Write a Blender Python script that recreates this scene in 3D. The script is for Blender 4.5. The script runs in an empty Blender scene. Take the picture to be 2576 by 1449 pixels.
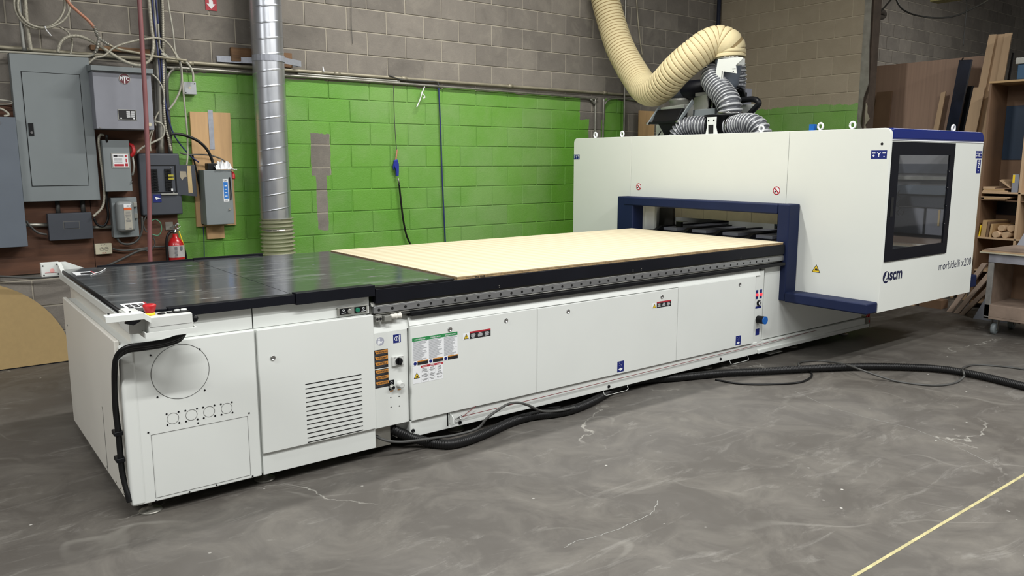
import bpy, math, random
from mathutils import Vector, Matrix
random.seed(7)
S = bpy.context.scene
COL = S.collection
PI = math.pi
# ---------------------------------------------------------------- camera (calibrated from the photograph's vanishing points)
RM = Matrix(((0.7944615840474967, -0.6073141291075339, -0.0005831458653360331),
             (-0.09746942422580278, -0.1265573313303293, -0.9871590313762194),
             (0.5994418260463921, 0.7843167666656775, -0.15973949640982343)))
FPX = 1972.777; CXP = 1288.0; CYP = 724.5; CAM_H = 1.55
cam = bpy.data.cameras.new('camera'); camo = bpy.data.objects.new('camera', cam); COL.objects.link(camo)
cam.sensor_width = 36.0; cam.lens = FPX / 2576 * 36.0; cam.clip_start = 0.05; cam.clip_end = 100
rx, dn, fw = RM[0], RM[1], RM[2]
camo.matrix_world = Matrix(((rx[0], -dn[0], -fw[0], 0), (rx[1], -dn[1], -fw[1], 0), (rx[2], -dn[2], -fw[2], CAM_H), (0, 0, 0, 1)))
S.camera = camo
# ---------------------------------------------------------------- view and world
S.view_settings.view_transform = 'Standard'; S.view_settings.look = 'None'
S.view_settings.gamma = 1.0; S.view_settings.exposure = 0.0
try: S.view_settings.use_curve_mapping = False
except Exception: pass
w = bpy.data.worlds.new('hall'); S.world = w; w.use_nodes = True
w.node_tree.nodes['Background'].inputs[0].default_value = (1.0, 0.98, 0.95, 1)
w.node_tree.nodes['Background'].inputs[1].default_value = 0.19
# ---------------------------------------------------------------- lamps: overhead tube fixtures of the hall, with added fill lamps
def tube_lamp(x, y, z, length, power, along='X', col=(1.0, 0.97, 0.90), width=0.16):
    l = bpy.data.lights.new('tube_light', 'AREA'); l.shape = 'RECTANGLE'
    l.size = length if along == 'X' else width; l.size_y = width if along == 'X' else length
    l.energy = power; l.color = col
    o = bpy.data.objects.new('tube_light', l); o.location = (x, y, z); COL.objects.link(o)
    return o
LC = (1.0, 0.985, 0.945)
LD = (1.0, 1.0, 0.985)
tube_lamp(3.9, 4.6, 4.6, 2.4, 195, 'X', LC)
tube_lamp(0.8, 0.8, 4.4, 2.4, 205, 'X', LD)
tube_lamp(4.0, 0.0, 4.4, 2.4, 205, 'X', LD)
tube_lamp(7.6, -0.8, 4.4, 2.4, 235, 'X', LD)  # added lamp, source unseen, brightens the window side of the gantry
tube_lamp(-2.6, 2.6, 4.1, 2.4, 190, 'X', LD)
tube_lamp(13.0, 4.6, 4.7, 2.4, 85, 'X', LC)  # added lamp brightening the storage wall, set away from the strip lamp

# ---------------------------------------------------------------- helpers
def ray(px, py):
    v = Vector((px - CXP, py - CYP, FPX)); return RM.transposed() @ v
CO = Vector((0, 0, CAM_H))
def aty(px, py, Y): d = ray(px, py); return CO + d * (Y / d.y)       # a place on a vertical plane along the machine
def atx(px, py, X): d = ray(px, py); return CO + d * (X / d.x)       # a place on a vertical plane across the machine
def atz(px, py, Z): d = ray(px, py); return CO + d * ((Z - CAM_H) / d.z)
def lin(c):
    c = c / 255.0; return c / 12.92 if c <= 0.04045 else ((c + 0.055) / 1.055) ** 2.4
def rgb(r, g, b): return (lin(r), lin(g), lin(b), 1.0)

class MB:
    def __init__(s): s.v = []; s.f = []; s.sm = []; s.rib = []
    def add(s, vs, fs, smooth=False):
        n = len(s.v); s.v += [Vector(p) for p in vs]; s.f += [tuple(i + n for i in f) for f in fs]; s.sm += [smooth] * len(fs); return s
    def box(s, x0, x1, y0, y1, z0, z1):
        if x0 > x1: x0, x1 = x1, x0
        if y0 > y1: y0, y1 = y1, y0
        if z0 > z1: z0, z1 = z1, z0
        v = [(x, y, z) for z in (z0, z1) for y in (y0, y1) for x in (x0, x1)]
        return s.add(v, [(0, 2, 3, 1), (4, 5, 7, 6), (0, 1, 5, 4), (2, 6, 7, 3), (0, 4, 6, 2), (1, 3, 7, 5)])
    def hexa(s, b, t):      # four bottom and four top points, both counter-clockwise from above
        return s.add(list(b) + list(t), [(3, 2, 1, 0), (4, 5, 6, 7), (0, 1, 5, 4), (1, 2, 6, 5), (2, 3, 7, 6), (3, 0, 4, 7)])
    def prism(s, pts, d):   # planar outline pushed along the vector d
        n = len(pts); d = Vector(d); p = [Vector(q) for q in pts]
        nrm = Vector((0, 0, 0))
        for i in range(n): nrm += (p[i] - p[0]).cross(p[(i + 1) % n] - p[0])
        if nrm.dot(d) > 0: p.reverse()
        return s.add(p + [q + d for q in p], [tuple(range(n)), tuple(range(2 * n - 1, n - 1, -1))] + [(i + n, (i + 1) % n + n, (i + 1) % n, i)  for i in range(n)])
    def cyl(s, a, b, r, seg=16, r2=None, caps=True):
        a = Vector(a); b = Vector(b); r2 = r if r2 is None else r2
        t = (b - a).normalized(); u = t.orthogonal().normalized(); w_ = t.cross(u)
        v = []
        for c, rr in ((a, r), (b, r2)):
            for i in range(seg):
                an = 2 * PI * i / seg; v.append(c + (u * math.cos(an) + w_ * math.sin(an)) * rr)
        f = [(i, (i + 1) % seg, (i + 1) % seg + seg, i + seg) for i in range(seg)]
        s.add(v, f, True)
        if caps:
            n = len(s.v) - 2 * seg
            s.f += [tuple(n + i for i in range(seg - 1, -1, -1)), tuple(n + seg + i for i in range(seg))]; s.sm += [False, False]
        return s
    def lathe(s, c, axis, prof, seg=24):     # profile of (distance along the axis, radius)
        c = Vector(c); t = Vector(axis).normalized(); u = t.orthogonal().normalized(); w_ = t.cross(u); v = []
        for h, r in prof:
            for i in range(seg):
                an = 2 * PI * i / seg; v.append(c + t * h + (u * math.cos(an) + w_ * math.sin(an)) * max(r, 1e-4))
        f = []
        for k in range(len(prof) - 1):
            for i in range(seg):
                j = (i + 1) % seg; f.append((k * seg + i, k * seg + j, (k + 1) * seg + j, (k + 1) * seg + i))
        f.append(tuple(range(seg - 1, -1, -1))); f.append(tuple((len(prof) - 1) * seg + i for i in range(seg)))
        return s.add(v, f, True)
    def tube(s, pts, r, seg=10, sub=6, rib=0, amp=0.0, sharp=1.0, curve=True, caps=True, helix=False, flat=None):
        P = [Vector(p) for p in pts]
        if curve and len(P) > 2: P = smooth_path(P, sub)
        L = [0.0]
        for i in range(1, len(P)): L.append(L[-1] + (P[i] - P[i - 1]).length)
        if rib:
            n = max(2, int(L[-1] / rib * (8 if sharp < 0 else 6))); Q = []; k = 0
            for i in range(n + 1):
                d = L[-1] * i / n
                while k < len(L) - 2 and L[k + 1] < d: k += 1
                t = (d - L[k]) / max(1e-9, L[k + 1] - L[k]); Q.append(P[k].lerp(P[k + 1], min(1, t)))
            P = Q; D = [L[-1] * i / n for i in range(n + 1)]
        else: D = L
        n = len(P); T = []
        for i in range(n):
            T.append((P[min(n - 1, i + 1)] - P[max(0, i - 1)]).normalized())
        u = T[0].orthogonal().normalized(); v = []
        for i in range(n):
            if i: u = (T[i - 1].rotation_difference(T[i])) @ u
            u = (u - T[i] * u.dot(T[i])).normalized(); w_ = T[i].cross(u)
            for j in range(seg):
                an = 2 * PI * j / seg
                rr = r
                if rib:
                    ph = 2 * PI * D[i] / rib + (an if helix else 0)
                    rr = (r - amp * (0.5 + 0.5 * math.cos(ph)) ** (-sharp)) if sharp < 0 else r + amp * (((0.5 + 0.5 * math.cos(ph)) ** sharp) - 0.5)
                v.append(P[i] + (u * math.cos(an) + w_ * math.sin(an)) * rr)
        f = [(i * seg + j, i * seg + (j + 1) % seg, (i + 1) * seg + (j + 1) % seg, (i + 1) * seg + j) for i in range(n - 1) for j in range(seg)]
        if rib:
            for i in range(n - 1):
                q = ((D[i] + D[i + 1]) / 2 / rib) % 1.0
                if min(q, 1 - q) < (0.075 if sharp < 0 else 0.14): s.rib += list(range(len(s.f) + i * seg, len(s.f) + (i + 1) * seg))
        s.add(v, f, True)
        if caps:
            m = len(s.v) - n * seg
            s.f += [tuple(m + j for j in range(seg - 1, -1, -1)), tuple(m + (n - 1) * seg + j for j in range(seg))]; s.sm += [False, False]
        return s
    def build(s, name, m, parent=None, bevel=0.0, origin=None, seg=2):
        me = bpy.data.meshes.new(name)
        if parent is not None: off = ORG[parent.name]
        elif origin is not None: off = Vector(origin)
        else:
            off = Vector((0, 0, 0))
            xs = [p.x for p in s.v]; ys = [p.y for p in s.v]; zs = [p.z for p in s.v]
            off = Vector(((min(xs) + max(xs)) / 2, (min(ys) + max(ys)) / 2, min(zs)))
        me.from_pydata([p - off for p in s.v], [], s.f); me.update()
        me.polygons.foreach_set('use_smooth', [True] * len(s.f) if bevel else s.sm)
        me.materials.append(m)
        o = bpy.data.objects.new(name, me); COL.objects.link(o)
        if parent is None: o.location = off
        else: o.parent = parent
        ORG[o.name] = off
        if bevel:
            b = o.modifiers.new('bevel', 'BEVEL'); b.width = bevel; b.segments = seg; b.limit_method = 'ANGLE'; b.angle_limit = math.radians(40)
            b.harden_normals = True
        return o
ORG = {}
def smooth_path(P, sub):
    out = []; n = len(P)
    for i in range(n - 1):
        p0 = P[max(0, i - 1)]; p1 = P[i]; p2 = P[i + 1]; p3 = P[min(n - 1, i + 2)]
        for k in range(sub):
            t = k / sub; t2 = t * t; t3 = t2 * t
            out.append(0.5 * ((2 * p1) + (p2 - p0) * t + (2 * p0 - 5 * p1 + 4 * p2 - p3) * t2 + (3 * p1 - p0 - 3 * p2 + p3) * t3))
    out.append(P[-1]); return out
def tag(o, label=None, cat=None, group=None, kind=None):
    if label: o['label'] = label
    if cat: o['category'] = cat
    if group: o['group'] = group
    if kind: o['kind'] = kind
    return o
def empty(name, loc, label, cat, group=None):
    o = bpy.data.objects.new(name, None); COL.objects.link(o); o.location = loc; ORG[o.name] = Vector(loc); o.empty_display_size = 0.1
    return tag(o, label, cat, group)
def lab(o, t): o['label'] = t; return o
def share(o, name, shift, parent):          # a repeat of a part: shares the mesh of the first
    c = o.copy(); c.parent = parent; c.location = Vector(shift); COL.objects.link(c); ORG[c.name] = ORG[o.name]
    return c
def rect_pts(axis, c, a0, a1, b0, b1, r=0.0, seg=4):   # outline with round corners; axis 'y': x,z plane at y=c ; 'x': y,z plane ; 'z': x,y plane
    pts = []
    if r <= 0: q = [(a0, b0), (a1, b0), (a1, b1), (a0, b1)]
    else:
        q = []
        for (cx, cy, st) in ((a1 - r, b0 + r, -90), (a1 - r, b1 - r, 0), (a0 + r, b1 - r, 90), (a0 + r, b0 + r, 180)):
            for k in range(seg + 1):
                an = math.radians(st + 90 * k / seg); q.append((cx + r * math.cos(an), cy + r * math.sin(an)))
    for a, b in q: pts.append((a, c, b) if axis == 'y' else ((c, a, b) if axis == 'x' else (a, b, c)))
    return pts
_txt = {}
def text_mesh(mb, s, org, right, up, size, xs=1.0, depth=0.0006, align='LEFT', bold=0.0, shear=0.0):
    """lettering set as flat solid letters on a plane"""
    key = (s, align, round(bold, 4), shear)
    if key not in _txt:
        cu = bpy.data.curves.new('lettering', 'FONT'); cu.body = s; cu.size = 1.0; cu.align_x = align; cu.offset = bold; cu.shear = shear
        cu.resolution_u = 3
        o = bpy.data.objects.new('lettering', cu); COL.objects.link(o)
        bpy.context.view_layer.update()
        ev = o.evaluated_get(bpy.context.evaluated_depsgraph_get()); me = ev.to_mesh()
        _txt[key] = ([v.co.copy() for v in me.vertices], [tuple(p.vertices) for p in me.polygons])
        ev.to_mesh_clear(); bpy.data.objects.remove(o); bpy.data.curves.remove(cu)
    vs, fs = _txt[key]; R_ = Vector(right).normalized(); U = Vector(up).normalized(); N = R_.cross(U)
    og = Vector(org) + N * depth
    mb.add([og + R_ * (v.x * size * xs) + U * (v.y * size) for v in vs], fs)
    return mb
# ---------------------------------------------------------------- material helpers
class NT:
    def __init__(s, name):
        s.m = bpy.data.materials.new(name); s.m.use_nodes = True; s.t = s.m.node_tree; s.b = s.t.nodes['Principled BSDF']
    def n(s, t, **k):
        x = s.t.nodes.new(t)
        for a, b in k.items(): setattr(x, a, b)
        return x
    def inp(s, x, i, v):
        if isinstance(v, bpy.types.NodeSocket): s.t.links.new(v, x.inputs[i])
        else: x.inputs[i].default_value = v
    def math(s, op, a, b=0.0, c=0.0, clamp=False):
        x = s.n('ShaderNodeMath', operation=op); x.use_clamp = clamp; s.inp(x, 0, a); s.inp(x, 1, b)
        if op in ('SMOOTH_MIN', 'MULTIPLY_ADD', 'WRAP', 'COMPARE'): s.inp(x, 2, c)
        return x.outputs[0]
    def mix(s, f, a, b, mode='MIX'):
        x = s.n('ShaderNodeMix', data_type='RGBA', blend_type=mode); s.inp(x, 0, f); s.inp(x, 6, a); s.inp(x, 7, b); return x.outputs[2]
    def ramp(s, f, lo, hi):
        x = s.n('ShaderNodeMapRange'); x.clamp = True; s.inp(x, 0, f); x.inputs[1].default_value = lo; x.inputs[2].default_value = hi; return x.outputs[0]
    def noise(s, vec, scale, detail=4, rough=0.55, dist=0.0):
        x = s.n('ShaderNodeTexNoise'); s.inp(x, 'Vector', vec); x.inputs['Scale'].default_value = scale; x.inputs['Detail'].default_value = detail
        x.inputs['Roughness'].default_value = rough; x.inputs['Distortion'].default_value = dist; return x.outputs['Fac']
    def pos(s, scale=None):
        g = s.n('ShaderNodeNewGeometry').outputs['Position']
        if scale is None: return g
        mp = s.n('ShaderNodeMapping'); s.t.links.new(g, mp.inputs[0]); mp.inputs['Scale'].default_value = scale; return mp.outputs[0]
    def xyz(s, v): x = s.n('ShaderNodeSeparateXYZ'); s.t.links.new(v, x.inputs[0]); return x.outputs
    def bump(s, h, strength, dist=0.01):
        x = s.n('ShaderNodeBump'); x.inputs['Strength'].default_value = strength; x.inputs['Distance'].default_value = dist
        s.t.links.new(h, x.inputs['Height']); s.t.links.new(x.outputs[0], s.b.inputs['Normal'])
    def set(s, k, v): s.inp(s.b, k, v)
def mat(name, col, rough=0.5, metal=0.0, var=0.08, scale=12.0, bump=0.0, bscale=120.0, coat=0.0, stretch=None, emit=0.0, spec=None):
    t = NT(name)
    if var:
        nz = t.noise(t.pos(stretch) , scale, 4)
        f = t.ramp(nz, 0.3, 0.7)
        a = tuple(min(1, c * (1 + var)) for c in col[:3]) + (1,); b = tuple(c * (1 - var) for c in col[:3]) + (1,)
        t.set('Base Color', t.mix(f, b, a))
        t.set('Roughness', t.math('ADD', rough - 0.03, t.math('MULTIPLY', f, 0.06)))
    else:
        t.set('Base Color', col); t.set('Roughness', rough)
    t.set('Metallic', metal)
    if spec is not None: t.set('Specular IOR Level', spec)
    if coat: t.set('Coat Weight', coat)
    if bump: t.bump(t.noise(t.pos(), bscale, 3), bump, 0.002)
    if emit: t.set('Emission Color', col); t.set('Emission Strength', emit)
    return t.m
M = {}
M['white'] = mat('white_powder_coat', rgb(212, 215, 211), 0.42, 0, 0.015, 3, 0.03, 900)
M['whitepanel'] = mat('warm_white_panel', rgb(214, 217, 211), 0.42, 0, 0.015, 2, 0.03, 900)
M['cream'] = mat('cream_enamel', rgb(216, 213, 204), 0.45, 0, 0.02, 3)
M['ral'] = mat('grey_white_base_paint', rgb(198, 200, 196), 0.5, 0, 0.05, 4)
M['bluecap'] = mat('deep_blue_enamel', rgb(12, 32, 104), 0.32, 0, 0.04, 4)
M['foam'] = mat('navy_bumper_foam', rgb(15, 27, 60), 0.62, 0, 0.08, 5, 0.15, 300, spec=0.3)
M['black'] = mat('black_plastic', rgb(12, 13, 16), 0.45, 0, 0.1, 20, spec=0.25)
M['blacksat'] = mat('black_anodised', rgb(7, 9, 18), 0.5, 0, 0.15, 4, 0.05, 200, spec=0.25)
M['rubber'] = mat('black_rubber', rgb(12, 12, 13), 0.45, 0, 0.1, 30, 0.1, 200, spec=0.35)
M['slot'] = mat('dark_opening', rgb(6, 6, 6), 0.9, 0, 0)
M['line'] = mat('seam_line_grey', rgb(90, 90, 88), 0.8, 0, 0)
M['steel'] = mat('brushed_steel', rgb(165, 165, 165), 0.35, 0.9, 0.1, 30, stretch=(0.05, 1, 1))
M['rail'] = mat('ground_steel_rail', rgb(150, 151, 152), 0.4, 0.75, 0.1, 20, stretch=(0.1, 1, 1))
M['alu'] = mat('dull_aluminium', rgb(158, 158, 152), 0.45, 0.6, 0.1, 10)
M['zinc'] = mat('galvanised_steel', rgb(150, 148, 140), 0.42, 0.75, 0.15, 14)
M['chrome'] = mat('chrome', rgb(200, 200, 200), 0.18, 1.0, 0.05, 10)
M['paper'] = mat('white_sticker', rgb(226, 228, 230), 0.5, 0, 0.02, 30)
M['ink'] = mat('black_ink', rgb(22, 20, 24), 0.6, 0, 0)
M['inkgrey'] = mat('grey_ink', rgb(95, 98, 105), 0.6, 0, 0)
M['navyink'] = mat('navy_ink', rgb(16, 22, 58), 0.5, 0, 0)
M['bluestk'] = mat('blue_sticker', rgb(14, 30, 106), 0.45, 0, 0.04, 60)
M['brightblue'] = mat('bright_blue_sticker', rgb(30, 110, 190), 0.45, 0, 0.04, 60)
M['orangestk'] = mat('orange_sticker', rgb(196, 132, 58), 0.5, 0, 0.04, 60)
M['greenstk'] = mat('green_sticker', rgb(40, 130, 72), 0.5, 0, 0.04, 60)
M['redstk'] = mat('red_sticker', rgb(170, 34, 48), 0.5, 0, 0.04, 60)
M['yellow'] = mat('yellow_sticker', rgb(236, 200, 40), 0.5, 0, 0.04, 60)
M['greydisc'] = mat('lavender_grey_sticker', rgb(160, 162, 176), 0.5, 0, 0.02, 60)
M['redbtn'] = mat('red_plastic', rgb(176, 28, 34), 0.4, 0, 0.05, 40)
M['greenbtn'] = mat('green_plastic', rgb(22, 110, 84), 0.35, 0, 0.05, 40)
M['bluebtn'] = mat('blue_plastic', rgb(24, 92, 170), 0.35, 0, 0.05, 40)
M['whitebtn'] = mat('translucent_white_plastic', rgb(205, 208, 205), 0.3, 0, 0.03, 40)
M['cord'] = mat('dark_red_cord', rgb(112, 26, 32), 0.6, 0, 0)
M['redglow'] = mat('lit_red_lamp', rgb(255, 60, 70), 0.4, 0, 0, emit=0.9)
M['panelgrey'] = mat('grey_electrical_enamel', rgb(120, 127, 129), 0.5, 0, 0.05, 3, 0.04, 400)
M['panelblue'] = mat('blue_grey_enamel', rgb(94, 102, 112), 0.5, 0, 0.07, 3, 0.04, 400)
M['panellav'] = mat('light_grey_enamel', rgb(132, 134, 143), 0.48, 0, 0.06, 4, 0.04, 400)
M['paneldark'] = mat('dark_grey_enamel', rgb(62, 66, 74), 0.5, 0, 0.08, 4, 0.04, 400)
M['ply'] = mat('plywood', rgb(192, 156, 112), 0.6, 0, 0.12, 6, 0.05, 80, stretch=(3, 3, 0.4))
M['mdf'] = mat('mdf_board', rgb(176, 146, 104), 0.65, 0, 0.06, 8, 0.05, 200)
M['mdfdark'] = mat('veneered_board', rgb(150, 124, 106), 0.6, 0, 0.10, 5, 0.03, 90, stretch=(3, 8, 0.25))
M['mdfbrown'] = mat('brown_mdf', rgb(118, 92, 70), 0.6, 0, 0.10, 5, 0.03, 90)
M['tallboard'] = mat('dusty_tan_board', rgb(182, 154, 122), 0.65, 0, 0.08, 6, 0.03, 90, stretch=(3, 3, 0.3))
M['woodpale'] = mat('pale_board', rgb(184, 156, 124), 0.6, 0, 0.08, 7, 0.05, 90, stretch=(3, 3, 0.3))
M['oldwood'] = mat('old_timber', rgb(110, 82, 56), 0.75, 0, 0.3, 9, 0.3, 60, stretch=(0.4, 2, 5))
M['backer'] = mat('stained_plywood_backer', rgb(90, 58, 40), 0.7, 0, 0.28, 5, 0.2, 60, stretch=(0.5, 1, 4))
M['liner'] = mat('grey_lining', rgb(112, 112, 114), 0.5, 0, 0.08, 3)
M['beige'] = mat('beige_plastic', rgb(198, 192, 168), 0.5, 0, 0.05, 20)
M['cable'] = mat('white_cable_sheath', rgb(166, 164, 152), 0.5, 0, 0.1, 20)
M['armour'] = mat('armoured_cable_steel', rgb(168, 164, 150), 0.5, 0.3, 0.12, 60)
M['greycable'] = mat('grey_cable_sheath', rgb(66, 66, 64), 0.55, 0, 0.1, 20)
M['beigepipe'] = mat('weathered_conduit', rgb(150, 144, 126), 0.5, 0.35, 0.2, 8)
M['rose'] = mat('rose_rubber_hose', rgb(132, 84, 86), 0.5, 0, 0.08, 10)
M['orangehose'] = mat('orange_air_hose', rgb(180, 124, 98), 0.5, 0, 0.1, 10)
M['bluecable'] = mat('blue_cable_sheath', rgb(34, 44, 92), 0.5, 0, 0.1, 10)
M['bluegun'] = mat('blue_enamel_gun', rgb(32, 48, 150), 0.35, 0.2, 0.05, 30)
M['redenamel'] = mat('red_enamel', rgb(170, 24, 28), 0.3, 0, 0.05, 10, coat=0.3)
M['tan'] = mat('kraft_disc_board', rgb(164, 140, 96), 0.7, 0, 0.04, 40, 0.05, 300)
M['tape'] = mat('silver_duct_tape', rgb(158, 162, 172), 0.4, 0.3, 0.1, 30)
M['dusty'] = mat('dusty_shelf_wood', rgb(142, 124, 110), 0.75, 0, 0.25, 6, 0.2, 60)
M['mason'] = mat('beige_masking_tape', rgb(190, 168, 124), 0.6, 0, 0.08, 30)
M['darkblue'] = mat('dark_blue_laminate', rgb(36, 56, 78), 0.45, 0, 0.1, 3)
M['blackboard'] = mat('black_glossy_board', rgb(26, 31, 46), 0.18, 0, 0.5, 3, stretch=(1, 1, 1))
M['bluecrate'] = mat('blue_plastic_bin', rgb(40, 78, 108), 0.5, 0, 0.06, 10)
M['ivory'] = mat('ivory_duct_fabric', rgb(202, 188, 148), 0.75, 0, 0.04, 8)
M['greyhose'] = mat('grey_dust_hose', rgb(88, 90, 95), 0.27, 0.1, 0.08, 12)
M['ivoryline'] = mat('tan_hose_seam', rgb(136, 116, 78), 0.8, 0, 0.05, 20)
M['hoserib'] = mat('highlit_hose_rib', rgb(168, 170, 172), 0.35, 0.1, 0.05, 12)  # light grey spiral with the gloss highlights of the ribs painted in
M['cartrail'] = mat('chipped_lilac_paint', rgb(150, 150, 158), 0.65, 0, 0.15, 9)
M['floorjoint'] = mat('pale_joint_filler', rgb(168, 160, 118), 0.7, 0, 0.25, 18)
M['scratch'] = mat('pale_chalk_mark', rgb(150, 150, 145), 0.8, 0, 0.2, 30)
M['darktimber'] = mat('dark_weathered_stud', rgb(84, 72, 62), 0.8, 0, 0.25, 9)
M['slab'] = mat('ceiling_paint', rgb(120, 118, 112), 0.9, 0, 0.05, 2)

# --- spiral duct metal
t = NT('spiral_duct_metal'); p = t.pos()
t.set('Base Color', t.mix(t.ramp(t.noise(t.pos((3, 3, 0.5)), 3, 5), 0.3, 0.7), rgb(176, 180, 188), rgb(206, 209, 214))); t.set('Metallic', 0.9)
t.set('Roughness', t.math('ADD', 0.24, t.math('MULTIPLY', t.noise(p, 6, 4), 0.16))); M['duct'] = t.m
# --- clear ribbed hose
t = NT('clear_ribbed_plastic'); t.set('Base Color', rgb(210, 206, 180)); t.set('Roughness', 0.15); t.set('Transmission Weight', 0.65); t.set('IOR', 1.25)
M['clearhose'] = t.m
# --- door glass of the gantry window
t = NT('smoked_window_glass'); t.set('Base Color', (0.80, 0.82, 0.84, 1)); t.set('Roughness', 0.03); t.set('Transmission Weight', 1.0); t.set('IOR', 1.45)
t.set('Specular IOR Level', 0.7)
M['glass'] = t.m
# --- black phenolic table with scuffs
t = NT('scuffed_black_table'); p = t.pos((1.0, 7.0, 1.0))
f1 = t.ramp(t.noise(p, 2.2, 9, 0.72, 0.6), 0.50, 0.80); f2 = t.ramp(t.noise(t.pos(), 1.4, 3), 0.38, 0.62)
f3 = t.ramp(t.noise(t.pos((1.2, 16.0, 1.0)), 5.0, 10, 0.8, 1.2), 0.62, 0.72)
f = t.math('ADD', t.math('MULTIPLY', f1, t.math('ADD', 0.16, t.math('MULTIPLY', f2, 0.5))), t.math('MULTIPLY', f3, 0.5), clamp=True)
t.set('Base Color', t.mix(f, rgb(60, 62, 64), rgb(172, 174, 174)))
t.set('Roughness', t.math('ADD', 0.14, t.math('MULTIPLY', f, 0.45))); t.set('Specular IOR Level', 0.5); M['table'] = t.m
# --- spoilboard: pale veneer with machining bands
t = NT('pale_spoilboard'); x, y, z = t.xyz(t.pos())
bn = t.n('ShaderNodeTexWave', wave_type='BANDS', bands_direction='X'); t.t.links.new(t.pos((1, 1, 1)), bn.inputs['Vector'])
bn.inputs['Scale'].default_value = 3.2; bn.inputs['Distortion'].default_value = 0.6; bn.inputs['Detail'].default_value = 1
c = t.mix(t.math('MULTIPLY', bn.outputs['Fac'], 0.6), rgb(212, 202, 176), rgb(188, 176, 146))
c = t.mix(t.math('MULTIPLY', t.ramp(t.noise(t.pos((1, 9, 1)), 4, 6), 0.35, 0.75), 0.3), c, rgb(186, 164, 122))
t.set('Base Color', c); t.set('Roughness', 0.62); M['spoil'] = t.m
# --- chipboard edge
M['edge'] = mat('chipboard_edge', rgb(158, 134, 98), 0.8, 0, 0.25, 60, 0.3, 300)
# --- concrete floor
t = NT('polished_concrete_floor'); p = t.pos()
n1 = t.noise(p, 0.55, 5, 0.6, 0.4); n2 = t.noise(p, 2.6, 8, 0.7, 1.0); n3 = t.noise(p, 60, 3); n4 = t.noise(t.pos((1.0, 3.5, 1)), 1.7, 9, 0.75, 1.5)
c = t.mix(t.ramp(n1, 0.35, 0.65), rgb(74, 70, 65), rgb(93, 90, 86))
c = t.mix(t.math('MULTIPLY', t.ramp(n2, 0.45, 0.72), 0.5), c, rgb(120, 116, 108))
c = t.mix(t.math('MULTIPLY', t.ramp(n4, 0.56, 0.72), 0.45), c, rgb(150, 148, 142))
c = t.mix(t.math('MULTIPLY', t.ramp(n2, 0.48, 0.25), 0.40), c, rgb(62, 57, 52))
c = t.mix(t.math('MULTIPLY', n3, 0.16), c, rgb(72, 68, 62))
mu = t.n('ShaderNodeTexVoronoi', feature='DISTANCE_TO_EDGE'); t.t.links.new(t.pos((1, 1, 1)), mu.inputs['Vector']); mu.inputs['Scale'].default_value = 0.45
wob = t.n('ShaderNodeVectorMath', operation='ADD'); t.t.links.new(p, wob.inputs[0])
nv = t.n('ShaderNodeTexNoise'); nv.inputs['Scale'].default_value = 2.5; nv.inputs['Detail'].default_value = 6; t.t.links.new(p, nv.inputs['Vector'])
sc = t.n('ShaderNodeVectorMath', operation='SCALE'); t.t.links.new(nv.outputs['Color'], sc.inputs[0]); sc.inputs['Scale'].default_value = 0.8; t.t.links.new(sc.outputs[0], wob.inputs[1])
t.t.links.new(wob.outputs[0], mu.inputs['Vector'])
crack = t.math('MULTIPLY', t.ramp(mu.outputs['Distance'], 0.004, 0.001), t.ramp(t.noise(p, 1.2, 2), 0.52, 0.6))
c = t.mix(t.math('MULTIPLY', crack, 0.5), c, rgb(170, 168, 160))
sp = t.n('ShaderNodeTexVoronoi'); t.t.links.new(p, sp.inputs['Vector']); sp.inputs['Scale'].default_value = 9.0
c = t.mix(t.math('MULTIPLY', t.ramp(sp.outputs['Distance'], 0.075, 0.045), t.ramp(t.noise(p, 3.0, 2), 0.55, 0.6)), c, rgb(176, 174, 168))
sv = t.n('ShaderNodeTexWave', wave_type='BANDS', bands_direction='DIAGONAL'); t.t.links.new(p, sv.inputs['Vector']); sv.inputs['Scale'].default_value = 0.8
sv.inputs['Distortion'].default_value = 26; sv.inputs['Detail'].default_value = 3; sv.inputs['Detail Scale'].default_value = 0.7
c = t.mix(t.math('MULTIPLY', t.ramp(sv.outputs['Fac'], 0.985, 1.0), t.math('MULTIPLY', t.ramp(t.noise(p, 1.6, 4), 0.50, 0.66), 0.24)), c, rgb(150, 148, 140))
t.set('Base Color', c); t.set('Roughness', t.math('ADD', 0.42, t.math('MULTIPLY', n2, 0.25))); t.bump(n3, 0.08, 0.002); M['floor'] = t.m
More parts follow.
